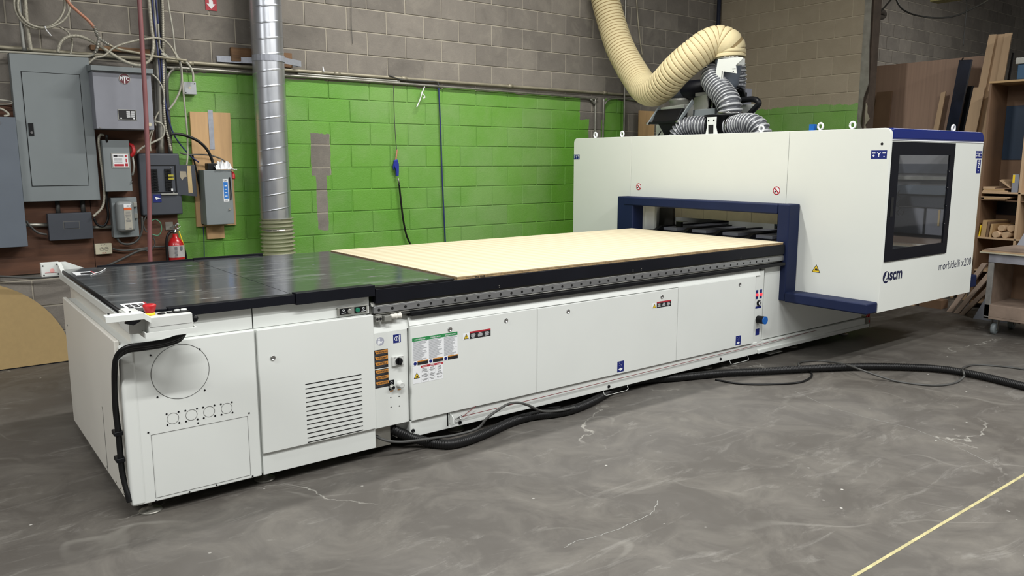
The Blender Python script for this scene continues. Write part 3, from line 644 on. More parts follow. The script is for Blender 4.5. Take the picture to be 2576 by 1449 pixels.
# ---- stickers and controls on the column and doors
def ysticker(x0, x1, z0, z1, Y, m, name='sticker', label=None, par=None, th=0.0008):
    return part(MB().box(x0, x1, Y - th, Y, z0, z1), name, m, label, par)
def ytext(s, x, z, Y, size, m, par, xs=1.0, align='CENTER', bold=0.0, name='lettering', up=(0, 0, 1)):
    return part(text_mesh(MB(), s, (x, Y, z), (1, 0, 0), up, size, xs, 0.0002, align, bold), name, m, None, par)
YC = 3.572
g = part(MB().cyl((1.869, YC, .627), (1.869, YC - .0008, .627), .0225, 28), 'manual_sticker', M['greydisc'], 'round sticker of a person reading a manual', cp)
pm = MB(); pm.cyl((1.862, YC - .0008, .638), (1.862, YC - .0014, .638), .0055, 14)
pm.prism([(1.853, YC - .0008, .612), (1.864, YC - .0008, .610), (1.867, YC - .0008, .618), (1.876, YC - .0008, .615), (1.884, YC - .0008, .628), (1.872, YC - .0008, .624), (1.866, YC - .0008, .631), (1.855, YC - .0008, .632)], (0, -.0006, 0))
part(pm, 'pictogram', M['paper'], None, cp)
g = ysticker(1.945, 1.990, .606, .651, YC, M['bluestk'], 'isolator_sticker', 'square blue sticker of a lock symbol', cp)
pm = ring(MB(), 1.964, .629, YC - .0014, .0105, .0014, 24); pm.box(1.962, 1.966, YC - .0016, YC - .001, .622, .636); pm.box(1.979, 1.983, YC - .0014, YC - .0008, .610, .647); part(pm, 'pictogram', M['paper'], None, cp)
wz = [(0.579, 'WARNING'), (0.547, 'AVERTISSEMENT'), (0.517, 'ADVERTENCIA'), (0.4745, 'WARNING'), (0.4425, 'AVERTISSEMENT'), (0.4125, 'ADVERTENCIA')]
for blk in range(2):
    zt = wz[blk * 3][0] + .004; st = ysticker(1.828, 1.912, zt - .099, zt, YC, M['ink'], 'warning_sticker', 'black and orange trilingual warning sticker', cp)
    for q in range(3):
        zc = wz[blk * 3 + q][0]
        part(MB().prism([(1.836, YC - .0008, zc), (1.911, YC - .0008, zc), (1.911, YC - .0008, zc - .0165), (1.8435, YC - .0008, zc - .0165)], (0, -.0004, 0)), 'orange_band', M['orangestk'], None, cp)
        s_ = wz[blk * 3 + q][1]; ytext(s_, 1.877, zc - .0135, YC - .0013, .0135, M['ink'], cp, min(1.0, 7.2 / len(s_)), bold=.02)
        fm = MB()
        for rr in range(3): fm.box(1.834, 1.834 + .05 + .02 * random.random(), YC - .0011, YC - .0009, zc - .0195 - rr * .0035, zc - .0188 - rr * .0035)
        tag(part(fm, 'fine_print', M['inkgrey'], None, cp))
rs = part(MB().box(1.932, 2.002, YC - .012, YC, .484, .536), 'main_switch', M['ral'], 'grey rotary main switch with a black handle', cp, bevel=.003)
part(MB().cyl((1.968, YC - .012, .509), (1.968, YC - .022, .509), .0195, 24), 'rotary_disc', M['black'], None, cp); part(MB().box(1.960, 1.976, YC - .036, YC - .02, .490, .528), 'switch_handle', M['black'], None, cp, bevel=.006)
ytext('OFF', 1.945, .527, YC - .0125, .006, M['ink'], cp); ytext('ON', 1.99, .527, YC - .0125, .006, M['ink'], cp)
part(MB().box(1.911, 1.944, YC - .003, YC, .357, .410), 'key_switch_plate', M['black'], None, cp, bevel=.002)
part(MB().lathe((1.927, YC - .003, .374), (0, -1, 0), [(0, .0145), (.006, .0145), (.008, .011), (.02, .010), (.021, .006)], 20), 'key_switch', M['alu'], None, cp); part(MB().cyl((1.927, YC - .022, .374), (1.927, YC - .026, .374), .0085, 16), 'key_core', M['black'], None, cp)
pm = ring(MB(), 1.927, .398, YC - .0034, .005, .001, 16); part(pm, 'pictogram', M['paper'], None, cp)
part(MB().lathe((1.975, YC, .380), (0, -1, 0), [(0, .021), (.006, .021), (.008, .017), (.03, .016), (.032, .012), (.030, .008), (.032, 0)], 24), 'round_button', M['ral'], 'large pale push button', cp)
for x in (1.928, 1.974): ysticker(x - .010, x + .010, .347, .353, YC, M['orangestk'], 'small_sticker', None, cp)
for x, z in ((1.922, .315), (1.972, .312), (1.922, .262), (1.972, .259)): part(MB().cyl((x, YC, z), (x, YC - .001, z), .0035, 8), 'screw_hole', M['slot'], None, cp)
# safety instruction sheet: three columns
YD = 3.553
st = ysticker(2.047, 2.335, .468, .620, YD, M['paper'], 'safety_sheet', 'white safety instruction sheet with a green heading', d1)
ysticker(2.047, 2.335, .602, .6205, YD - .0008, M['greenstk'], 'green_heading', None, d1, .0004)
for c, s_ in enumerate(('SAFETY INSTRUCTIONS', 'CONSIGNES DE SECURITE', 'INSTRUCCIONES DE SEGURIDAD')):
    x0 = 2.051 + c * .0965; ytext(s_, x0 + .044, .6075, YD - .0014, .0088, M['paper'], d1, .72 * 19 / len(s_), bold=.02)
    fm = MB()
    for rr in range(22): fm.box(x0 + .002, x0 + .002 + random.uniform(.05, .086), YD - .0011, YD - .0009, .597 - rr * .0048, .5987 - rr * .0048)
    tag(part(fm, 'fine_print', M['inkgrey'], None, d1))
    part(MB().cyl((x0 + .012, YD - .0008, .480), (x0 + .012, YD - .0013, .480), .0095, 20), 'blue_disc', M['bluestk'], None, d1)
    ysticker(x0 + .026, x0 + .092, .470, .493, YD - .0008, M['ink'], 'caution_block', None, d1, .0004); ysticker(x0 + .026, x0 + .092, .487, .493, YD - .0012, M['orangestk'], 'orange_band', None, d1, .0003)
def tri_sign(x, z, w_, Y, par, kind='bolt'):
    h = w_ * .88
    part(MB().prism([(x - w_ / 2, Y - .0004, z), (x + w_ / 2, Y - .0004, z), (x, Y - .0004, z + h)], (0, -.0006, 0)), 'triangle_border', M['ink'], None, par)
    k = .74; part(MB().prism([(x - w_ / 2 * k, Y - .001, z + h * .10), (x + w_ / 2 * k, Y - .001, z + h * .10), (x, Y - .001, z + h * .84)], (0, -.0003, 0)), 'triangle_field', M['yellow'], None, par)
    if kind == 'bolt': p = [(.04, .72), (-.10, .42), (0, .42), (-.07, .16), (.12, .48), (.02, .48), (.10, .72)]
    else: p = [(-.20, .16), (.20, .16), (.20, .30), (.12, .50), (.07, .34), (.02, .52), (-.04, .34), (-.12, .44), (-.10, .30), (-.22, .28)]
    part(MB().prism([(x + a * w_, Y - .0013, z + b * h) for a, b in p], (0, -.0003, 0)), 'pictogram', M['ink'], None, par)
st = ysticker(2.047, 2.237, .370, .464, YD, M['paper'], 'danger_sheet', 'white danger sheet with a yellow hand-hazard triangle', d1)
ysticker(2.096, 2.237, .453, .464, YD - .0008, M['redstk'], 'red_heading', None, d1, .0004)
for c, s_ in enumerate(('DANGER', 'DANGER', 'PELIGRO')):
    x0 = 2.099 + c * .0465; ytext(s_, x0 + .022, .4555, YD - .0014, .0072, M['paper'], d1, 1.0, bold=.02)
    fm = MB()
    for rr in range(12):
        if rr in (4, 9): continue
        hw = random.uniform(.008, .019); fm.box(x0 + .022 - hw, x0 + .022 + hw, YD - .0011, YD - .0009, .4445 - rr * .0058, .4465 - rr * .0058)
    tag(part(fm, 'fine_print', M['ink'], None, d1)); ysticker(x0 - .002, x0 - .0014, .372, .453, YD - .0008, M['inkgrey'], 'rule', None, d1, .0003)
tri_sign(2.0715, .398, .038, YD - .0004, d1, 'hand')
def volt_sticker(x0, z0, par, k=1.0):
    Y = YD
    ysticker(x0, x0 + .045 * k, z0, z0 + .036, Y, M['paper'], 'shock_hazard_sticker', 'yellow lightning triangle sticker', par); tri_sign(x0 + .0225 * k, z0 + .004, .034, Y - .0006, par)
    ysticker(x0 + .046 * k, x0 + .19 * k, z0, z0 + .042, Y, M['ink'], 'voltage_sticker', 'black voltage warning sticker with a red heading', par); ysticker(x0 + .046 * k, x0 + .19 * k, z0 + .033, z0 + .042, Y - .0008, M['redstk'], 'red_heading', None, par, .0003)
    fm = MB()
    for c in range(3):
        for rr in range(5): hw = random.uniform(.008, .017); xc = x0 + (.070 + c * .047) * k; fm.box(xc - hw, xc + hw, Y - .0011, Y - .0009, z0 + .026 - rr * .0048, z0 + .028 - rr * .0048)
    part(fm, 'fine_print', M['paper'], None, par)
volt_sticker(2.371, .566, d1); volt_sticker(3.902, .567, d2)
for x0, x1, par in ((3.585, 3.645, d2), (4.832, 4.892, d3)):
    ysticker(x0, x1, .178, .250, YD, M['bluestk'], 'lifting_point_sticker', 'blue sticker with a white arrow and crate symbol', par); xc = (x0 + x1) / 2
    part(MB().prism([(xc - .020, YD - .0008, .196), (xc, YD - .0008, .184), (xc + .020, YD - .0008, .196), (xc, YD - .0008, .206)], (0, -.0004, 0)), 'pictogram', M['paper'], None, par)
    ln = MB()
    for a in ((-.014, .222, .004, .214), (.004, .214, .016, .238), (-.016, .240, -.004, .232), (0, .226, .012, .220)):
        ln.prism([(xc + a[0], YD - .0008, a[1]), (xc + a[2], YD - .0008, a[3]), (xc + a[2], YD - .0008, a[3] + .002), (xc + a[0], YD - .0008, a[1] + .002)], (0, -.0003, 0))
    part(ln, 'pictogram', M['greydisc'], None, par)
# little button strip on the cabinet apron
bs = part(MB().box(1.642, 1.806, 3.578, 3.592, .786, .828), 'button_plate', M['alu'], 'two-button plate below the table edge', ap2, bevel=.002)
part(MB().box(1.652, 1.714, 3.576, 3.579, .792, .822), 'black_legend', M['black'], None, ap2); part(MB().box(1.732, 1.796, 3.576, 3.579, .792, .822), 'black_legend', M['black'], None, ap2)
part(MB().lathe((1.704, 3.576, .807), (0, -1, 0), [(0, .0125), (.008, .012), (.010, .008)], 18), 'push_button', M['alu'], None, ap2); part(MB().lathe((1.747, 3.576, .807), (0, -1, 0), [(0, .0125), (.008, .012), (.009, .010)], 18), 'push_button', M['greenbtn'], 'green push button', ap2)
pm = ring(MB(), 1.672, .813, 3.5755, .005, .0010, 14); ring(pm, 1.782, .812, 3.5755, .005, .0010, 14); pm.box(1.66, 1.685, 3.5755, 3.576, .797, .800); pm.box(1.77, 1.793, 3.5755, 3.576, .797, .799); part(pm, 'pictogram', M['paper'], None, ap2)

# ---- photocell brackets and the pendant control box
pb_ = part(MB().prism([(0.655, 5.10, .904), (0.655, 5.29, .904), (.655, 5.29, .960), (.655, 5.27, .962)], (0.02, 0, 0)), 'sensor_arm', M['white'])
sn = part(MB().box(0.572, 0.668, 5.285, 5.325, .880, .962), 'photocell_bracket', M['white'], 'white photocell bracket with a faint painted red glow', bevel=.002)
part(MB().box(0.665, 0.674, 5.10, 5.325, .885, .962), 'bracket_wing', M['white'], None, sn) if False else None
part(MB().prism([(0.667, 5.285, .880), (0.80, 5.285, .906), (0.80, 5.285, .914), (0.700, 5.285, .962), (0.667, 5.285, .962)], (0, .006, 0)), 'bracket_wing', M['white'], None, sn)
part(MB().box(0.590, 0.65, 5.2838, 5.2852, .902, .904), 'sensor_slit', M['redstk'], None, sn); part(MB().cyl((.628, 5.2842, .915), (.628, 5.285, .915), .012, 16), 'sensor_glow', mat('painted_red_glow', rgb(235, 170, 165), .3, 0, 0), None, sn)  # red glow of the photocell painted as a pale disc
for x, z in ((.582, .945), (.655, .948), (.584, .890), (.657, .892)): part(MB().cyl((x, 5.282, z), (x, 5.286, z), .004, 8), 'screw', M['slot'], None, sn)
arm = part(MB().prism([(0.565, 3.36, .938), (0.59, 3.35, .932), (0.72, 3.35, .930), (0.735, 3.35, .905), (0.86, 3.35, .905), (.86, 3.35, .915), (0.745, 3.35, .925), (0.71, 3.35, .957), (0.585, 3.35, .955), (0.562, 3.36, .955)], (0, .12, 0)), 'pendant_arm', M['white'], 'white bent arm carrying the control box', bevel=.002) if False else None
am = MB().box(0.562, 0.700, 3.345, 3.395, .940, .952); am.box(0.562, 0.700, 3.341, 3.345, .925, .952); am.prism([(0.700, 3.341, .925), (0.725, 3.341, .905), (0.725, 3.341, .932), (0.700, 3.341, .952)], (0, .05, 0)); am.box(0.662, 0.69, 3.395, 3.59, .915, .937)
arm = part(am, 'pendant_arm', M['white'], 'white bent arm carrying the control box', bevel=.002)
part(MB().box(0.656, 0.72, 3.40, 3.598, .858, .930), 'pendant_support', M['ral'], None, arm, bevel=.002)
for x, y in ((.578, 3.37), (.655, 3.37)): part(MB().cyl((x, y, .955), (x, y, .960), .004, 8), 'screw', M['black'], None, arm)
part(MB().prism([(0.63, 3.344, .915), (0.645, 3.344, .938), (0.675, 3.344, .938), (0.69, 3.344, .920), (.66, 3.344, .905)], (0, .02, 0)), 'cable_notch', M['black'], None, arm)
cb = part(MB().box(0.715, 0.890, 3.355, 3.455, .862, .928), 'control_box', M['ral'], 'pale grey pendant control box with a red stop button', bevel=.005)
part(MB().box(0.722, 0.884, 3.3542, 3.3552, .886, .8872), 'lid_seam', M['line'], None, cb)
tr_ = MB().box(0.700, 0.902, 3.340, 3.480, .845, .851); tr_ = MB().box(0.705, 0.897, 3.345, 3.475, .846, .851); tr_.box(0.700, 0.902, 3.340, 3.345, .845, .868); tr_.box(0.700, 0.705, 3.345, 3.48, .845, .868); tr_.box(.897, .902, 3.345, 3.48, .845, .868); part(tr_, 'tray', M['white'], None, cb)
part(MB().lathe((0.737, 3.405, .928), (0, 0, 1), [(0, .0205), (.010, .019), (.012, .015)], 24), 'stop_collar', M['yellow'], 'yellow collar', cb); part(MB().lathe((0.737, 3.405, .939), (0, 0, 1), [(0, .016), (.004, .020), (.026, .0255), (.032, .0255), (.035, .021), (.036, 0)], 26), 'stop_button', M['redbtn'], 'red mushroom button', cb)
for x in (0.781, 0.815): part(MB().lathe((x, 3.405, .928), (0, 0, 1), [(0, .0155), (.004, .015), (.005, .011)], 20), 'push_button', M['black'], None, cb)
part(MB().box(0.828, 0.886, 3.385, 3.435, .928, .931), 'legend_plate', M['black'], None, cb)
for x in (0.845, 0.872): part(MB().lathe((x, 3.418, .931), (0, 0, 1), [(0, .0125), (.006, .012), (.007, .009)], 20), 'push_button', M['whitebtn'], 'translucent white button', cb)
part(MB().lathe((0.888, 3.405, .893), (1, 0, 0), [(0, .006), (.010, .006), (.012, .012), (.020, .0165), (.030, .0145), (.036, .006)], 18), 'round_knob', M['black'], None, cb)
# cable bundle from the box down the end panel
random.seed(5)
for k in range(3):
    dy = k * .013; dz = k * .011
    pts = [(0.885, 3.43 + dy, .845), (0.86, 3.44 + dy, .820 - dz), (0.80, 3.46 + dy, .800 - dz), (0.72, 3.47 + dy, .795 - dz), (0.665, 3.49 + dy, .790 - dz), (0.630, 3.515 + dy, .765 - dz), (0.615 + k * .004, 3.545 + dy, .71), (0.612 + k * .004, 3.58 + dy, .60), (0.612 + k * .004, 3.60 + dy * .8, .50), (0.615 + k * .004, 3.60 + dy * .8, .38), (0.616 + k * .004, 3.60 + dy * .8, .24), (0.62 + k * .003, 3.59 + dy * .8, .18), (0.628, 3.572 + dy * .5, .12), (.632, 3.566 + dy * .5, .088)]
    part(MB().tube(pts, .0105, 10), 'control_cable', M['rubber'], 'black cable looping down the cabinet end')
for z in (.385, .265): part(MB().box(.598, .634, 3.585, 3.645, z, z + .018), 'cable_clip', M['black'], None, None, bevel=.003)
# ================================================================ THE GANTRY (parts of the router)
XG = 5.57; YN = 2.865; YFAR = 6.22; ZT = 1.782
def xpanel(y0, y1, z0, z1, name, m, label=None, X=XG, th=0.03, cut=None, bevel=.0025):
    pts = cut or [(X, y0, z0), (X, y1, z0), (X, y1, z1), (X, y0, z1)]
    return part(MB().prism(pts, (th, 0, 0)), name, m, label, bevel=bevel)
r = .045
arc = [(XG, YN + r - r * math.cos(a * PI / 12), ZT - r + r * math.sin(a * PI / 12)) for a in range(7)]
g1 = xpanel(0, 0, 0, 0, 'gantry_panel', M['whitepanel'], 'near gantry front panel beside the window', cut=[(XG, YN, .447), (XG, YN + .0, ZT - r)] + arc[1:] + [(XG, 3.677, ZT), (XG, 3.677, 1.20), (XG, 3.60, 1.20), (XG, 3.60, .447)])
xpanel(3.680, 5.392, 1.19, ZT, 'gantry_panel', M['whitepanel'], 'middle gantry front panel above the opening')
arc2 = [(XG, YFAR - r + r * math.sin(a * PI / 12), ZT - r + r * math.cos(a * PI / 12)) for a in range(7)]
g3 = xpanel(0, 0, 0, 0, 'gantry_panel', M['whitepanel'], 'far gantry front panel by the green wall', cut=[(XG, 5.395, ZT)] + arc2 + [(XG, YFAR, .447), (XG, 5.22, .447), (XG, 5.22, 1.19), (XG, 5.395, 1.19)])
# body behind the panels
xb = 7.098
part(MB().box(XG + .03, xb, YN + .012, YN + .03, .447, 1.70), 'side_wall', M['whitepanel']) if False else None
sw = MB()
def yside(mb, Y, th, holes):
    x0, x1, z0, z1 = XG + .03, xb, .447, 1.70; a, b, c, d = holes
    mb.box(x0, a, Y, Y + th, z0, z1); mb.box(b, x1, Y, Y + th, z0, z1); mb.box(a, b, Y, Y + th, z0, c); mb.box(a, b, Y, Y + th, d, z1); return mb
side = part(yside(sw, YN + .004, .02, (5.63, 6.56, .835, 1.66)), 'gantry_side', M['whitepanel'], 'near gantry side with the window door and lettering')
part(MB().prism([(XG + .032, YN, 1.700), (xb + .01, YN, 1.700), (xb + .01, YN, 1.745), (xb - .03, YN, 1.783), (XG + .032, YN, 1.783)], (0, .10, 0)), 'top_cap', M['bluecap'], 'deep blue roof cap of the gantry', bevel=.018, seg=3)
part(MB().box(XG + .032, xb, YN - .001, YN + .012, 1.694, 1.701), 'cap_trim', M['paper'])
part(MB().box(xb - .02, xb, YN + .03, 6.2, .447, 1.70), 'rear_panel', M['ral'], bevel=.003)
part(MB().box(XG + .03, xb, 6.18, 6.20, .447, 1.70), 'far_side', M['ral'])
rp = MB(); rp.box(XG + .03, xb, 3.56, 3.95, 1.755, 1.775); rp.box(XG + .03, xb, 5.65, 6.20, 1.755, 1.775); rp.box(XG + .03, 5.72, 3.95, 5.65, 1.755, 1.775); part(rp, 'roof_plate', M['ral'])
part(MB().box(XG + .03, xb, 3.02, 3.04, .447, .80), 'inner_skirt', M['ral'])
part(MB().box(XG + .035, xb, YN + .03, 3.58, .447, .46), 'bottom_plate', M['ral'])
part(MB().box(XG + .03, 5.64, 3.56, 3.60, .47, 1.75), 'inner_post', M['ral']); part(MB().box(5.64, xb - .02, 3.56, 3.58, 1.0, 1.75), 'inner_wall', M['ral'])
# window door
wf = MB(); x0, x1, z0, z1 = 5.608, 6.578, .821, 1.686; a, b, c, d = 5.706, 6.502, .907, 1.592
for q in ((x0, a, z0, z1), (b, x1, z0, z1), (a, b, z0, c), (a, b, d, z1)): wf.box(q[0], q[1], YN - .006, YN + .012, q[2], q[3])
wd = part(wf, 'window_door', M['blacksat'], 'black framed window door')
part(MB().box(a - .005, b + .005, YN + .000, YN + .004, c - .005, d + .005), 'window_pane', M['glass'], 'smoky window pane', wd)
part(MB().box(5.628, 5.662, YN - .010, YN - .004, 1.15, 1.29), 'door_handle', M['slot'], 'recessed black grip', wd)
for z in (1.47, 1.34, 1.20, 1.06): part(MB().cyl((6.498, YN - .006, z), (6.498, YN - .010, z), .004, 8), 'screw', M['chrome'], None, wd)
# inside the gantry seen through the window: linings and rails on the rear wall
part(MB().box(5.66, 6.9, 3.56, 3.60, .80, 1.68), 'inner_screen', M['paneldark'], 'dark partition inside the gantry')
LX = 6.96
def lz(py): return atx(2310, py, LX).z
part(MB().box(LX + .02, LX + .04, YN + .03, 3.56, .50, 1.70), 'inner_lining', M['liner'], 'grey lining seen through the window')
part(MB().box(LX + .0, LX + .02, YN + .03, 3.56, lz(436), lz(412)), 'inner_beam', M['paneldark']); part(MB().box(LX - .02, LX + .02, YN + .03, 3.56, lz(452), lz(444)), 'inner_beam', M['alu'])
part(MB().box(LX - .04, LX + .02, YN + .03, 3.56, lz(488), lz(466)), 'inner_beam', M['panelblue']); part(MB().box(LX - .02, LX + .02, YN + .03, 3.56, lz(520), lz(492)), 'inner_beam', M['paneldark'])
part(MB().box(LX - .01, LX + .02, YN + .03, 3.56, lz(588), lz(523)), 'inner_plate', M['panellav']); part(MB().box(LX - .014, LX - .008, 3.215, 3.235, lz(588), lz(523)), 'inner_strip', M['chrome']); part(MB().box(LX - .014, LX - .008, 3.10, 3.115, lz(565), lz(525)), 'yellow_tag', M['mason'])
part(MB().box(5.66, LX + .02, YN + .03, 3.56, .80, .815), 'inner_shelf', M['panelblue'])
part(MB().box(LX - .16, LX - .14, YN + .03, 3.56, .815, .85), 'inner_bar', M['ral'])
part(MB().tube([tuple(atx(x_, y_, 6.3)) for x_, y_ in ((2262, 478), (2258, 490), (2266, 500), (2256, 512), (2262, 524), (2256, 536), (2266, 542), (2272, 532), (2262, 526), (2268, 520), (2330, 524))], .004, 6), 'inner_cable', M['black'])
# lettering and tags on the side
def logo(x, z, Y, par, h=.090):
    c = MB(); P = []
    for k in range(40): an = 2 * PI * k / 40; P.append((x + .047 * math.cos(an), Y - .0006, z + h / 2 * math.sin(an)))
    part(MB().prism(P, (0, -.0006, 0)), 'logo_disc', M['navyink'], 'dark oval emblem', par)
    part(MB().prism([(x + .002, Y - .0012, z + h * .42), (x + .016, Y - .0012, z + h * .38), (x + .016, Y - .0012, z - .03 * .3), (x - .002, Y - .0012, z - .010), (x - .020, Y - .0012, z - .026), (x - .028, Y - .0012, z - .02)], (0, -.0006, 0)), 'logo_cut', M['whitepanel'], None, par)
    part(MB().prism([(x - .002, Y - .0012, z - .016), (x + .034, Y - .0012, z - .016), (x + .032, Y - .0012, z - .026), (x - .018, Y - .0012, z - .028)], (0, -.0006, 0)), 'logo_cut', M['whitepanel'], None, par)
YS = YN + .004
logo(5.662, .703, YS, side)
ytext('scm', 5.712, .678, YS - .001, .122, M['navyink'], side, .98, 'LEFT', .032)
ytext('morbidelli x200', 6.486, .684, YS - .001, .094, M['navyink'], side, .985, 'LEFT', -.006)
def axis_tag(c, u, v, w_, h, s_, par, vertical=False):
    c = Vector(c); u = Vector(u); v = Vector(v); n = u.cross(v)
    def quad(a0, a1, b0, b1, e): return [c + u * a + v * b + n * e for a, b in ((a0, b0), (a1, b0), (a1, b1), (a0, b1))]
    t_ = part(MB().prism(quad(-w_ / 2, w_ / 2, -h / 2, h / 2, 0), n * .001), 'axis_tag', M['bluestk'], 'blue axis tag lettered ' + s_, par, bevel=.0004)
    if not vertical:
        part(text_mesh(MB(), s_, c + v * (-h * .28) + n * .0012, u, v, h * .78, .9, 0, 'CENTER', .02), 'lettering', M['paper'], None, par)
        for sg in (-1, 1): part(MB().prism(quad(sg * w_ * .33 - w_ * .11, sg * w_ * .33 + w_ * .11, h * .12, h * .26, .001), n * .0004), 'pictogram', M['paper'], None, par)
        part(text_mesh(MB(), '+', c + u * (-w_ * .33) + v * (-h * .36) + n * .0012, u, v, h * .6, .9, 0, 'CENTER', .02), 'lettering', M['paper'], None, par); part(text_mesh(MB(), '-', c + u * (w_ * .33) + v * (-h * .36) + n * .0012, u, v, h * .6, .9, 0, 'CENTER', .02), 'lettering', M['paper'], None, par)
    else:
        for q, (ch, zz) in enumerate((('+', .22), (s_, -.10), ('-', -.42))): part(text_mesh(MB(), ch, c + v * (h * zz) + n * .0012, u, v, w_ * .8, .9, 0, 'CENTER', .02), 'lettering', M['paper'], None, par)
axis_tag((XG, 2.942, 1.595), (0, -1, 0), (0, 0, 1), .118, .060, 'Y', g1); axis_tag((XG, 6.175, 1.592), (0, -1, 0), (0, 0, 1), .09, .050, 'Y', g3)
axis_tag((7.032, YS, 1.600), (1, 0, 0), (0, 0, 1), .115, .060, 'X', side); axis_tag((7.045, YS, 1.503), (1, 0, 0), (0, 0, 1), .072, .110, 'Z', side, True)
# no-hand signs and triangle on the front
def xring(mb, cy, cz, X, r_, wd, seg=32):
    for k in range(seg):
        a0 = 2 * PI * k / seg; a1 = 2 * PI * (k + 1) / seg
        mb.add([(X, cy - rr * math.cos(a), cz + rr * math.sin(a)) for a, rr in ((a0, r_ - wd), (a1, r_ - wd), (a1, r_ + wd), (a0, r_ + wd))], [(0, 1, 2, 3)])
    return mb
mids = [q for q in COL.objects if q.get('label') == 'middle gantry front panel above the opening'][0]
for cy, cz in ((5.285, 1.308), (3.768, 1.314)):
    part(MB().cyl((XG, cy, cz), (XG - .001, cy, cz), .034, 28), 'prohibition_sign', M['paper'], 'round red prohibition sign', mids)
    mb = xring(MB(), cy, cz, XG - .0016, .030, .0035)
    k = .0035; s2 = .0205
    mb.add([(XG - .0018, cy + s2 - k, cz + s2 + k), (XG - .0018, cy + s2 + k, cz + s2 - k), (XG - .0018, cy - s2 + k, cz - s2 - k), (XG - .0018, cy - s2 - k, cz - s2 + k)], [(0, 1, 2, 3)])
    part(mb, 'red_ring', M['redstk'], None, mids)
    part(MB().prism([(XG - .0011, cy + .018, cz - .02), (XG - .0011, cy + .005, cz - .012), (XG - .0011, cy - .004, cz + .004), (XG - .0011, cy + .008, cz - .004), (XG - .0011, cy + .02, cz - .008)], (-.0004, 0, 0)), 'pictogram', M['ink'], None, mids)
tc = (3.378, .690)
def xtri(w_, m, e, nm):
    h = w_ * .87; z0_ = tc[1] + (.075 - w_) * .30; part(MB().prism([(XG - e, tc[0] + w_ / 2, z0_), (XG - e, tc[0] - w_ / 2, z0_), (XG - e, tc[0], z0_ + h)], (-.0005, 0, 0)), nm, m, None, g1)
xtri(.072, M['ink'], .0005, 'triangle_border'); xtri(.056, M['yellow'], .001, 'triangle_field')
part(MB().prism([(XG - .0015, tc[0] + a * .07, tc[1] + .008 + b * .06) for a, b in [(.20, .12), (-.20, .12), (-.20, .26), (-.10, .46), (-.05, .30), (0, .50), (.06, .32), (.14, .42), (.12, .26)]], (-.0005, 0, 0)), 'pictogram', M['ink'], None, g1)
part(MB().cyl((XG - .001, 2.925, 1.670), (XG, 2.925, 1.670), .010, 14), 'plug_hole', M['slot'], None, g1)
# lifting eyes along the top
for y, big in ((5.95, 0), (5.57, 0), (3.975, 1), (3.445, 1), (3.185, 0)):
    c = (5.62, y, 1.812); e = MB().tube([(c[0], c[1] + .021 * math.cos(a * PI / 8), c[2] + .024 * math.sin(a * PI / 8)) for a in range(17)], .008, 8, curve=False); e.cyl((c[0], c[1], 1.775), (c[0], c[1], 1.792), .012, 12)
    part(e, 'lifting_eye', M['paper'])
e = MB().tube([(6.65 + .025 * math.cos(a * PI / 8), 2.92, 1.805 + .025 * math.sin(a * PI / 8)) for a in range(17)], .008, 8, curve=False); part(e, 'lifting_eye', M['paper'])
part(MB().box(5.60, 5.64, 3.49, 3.53, 1.775, 1.83), 'blue_plug', M['bluebtn'])
# ---- bumpers
bp = dict(bevel=.012, seg=3)
XB = 5.425
part(MB().box(XB, XG, 5.215, 5.425, .46, 1.215), 'bumper', M['foam'], 'far upright bumper', **bp)
part(MB().box(XB - .006, XG, 3.652, 5.335, 1.136, 1.2145), 'bumper', M['foam'], 'bumper bar over the opening', **bp)
part(MB().box(XB - .004, XG, 3.545, 3.650, .452, 1.2165), 'bumper', M['foam'], 'near upright bumper', **bp)
part(MB().box(XB - .010, XG, 2.868, 3.545, .448, .528), 'bumper', M['foam'], 'low bumper bar reaching towards the window side', **bp)
part(MB().box(xb, 7.30, 2.90, 3.12, .47, .575), 'bumper', M['foam'], 'small bumper at the rear corner', **bp)
# ---- opening: curtain strips, inner walls, hold-down bars
cur = None
for k in range(6):
    y0 = 3.66 + k * .262
    part(MB().prism([(5.83, y0, 1.020), (5.83, y0 + .259, 1.020), (5.83, y0 + .259, 1.22), (5.83, y0, 1.22)], (.004, 0, 0)), 'curtain_strip', M['beige'])
part(MB().box(5.60, xb - .03, 5.225, 5.24, .90, 1.75), 'inner_wall', M['whitepanel'])
part(MB().box(5.60, 5.63, 5.10, 5.225, .90, 1.75), 'inner_post', M['whitepanel']); part(MB().box(5.80, 5.84, 5.05, 5.22, .90, 1.10), 'dark_curtain', M['greycable'])
part(MB().box(6.2, 6.24, 4.20, 4.70, .93, 1.15), 'inner_plate', M['whitepanel'])
part(MB().box(6.2, 6.22, 3.62, 4.19, .97, 1.12), 'inner_window', M['darkblue'])
part(MB().box(5.42, 7.04, 3.62, 5.22, .87, .908), 'inner_bed', M['blacksat'])
for y in (5.0, 4.66, 4.32, 3.98, 3.70):
    part(MB().prism([(5.52, y, .912), (5.60, y, .948), (7.0, y, .948), (7.0, y, .908), (5.52, y, .908)], (0, .045, 0)), 'hold_down_bar', M['black'], bevel=.003)
    part(MB().box(5.62, 7.0, y - .16, y + .0, .912, .938), 'support_plate', M['panellav'])
part(MB().box(5.70, 5.73, 4.86, 4.92, .94, .99), 'clamp', M['black']); part(MB().box(5.69, 5.76, 4.83, 4.93, .99, .995), 'clamp_plate', M['alu'])
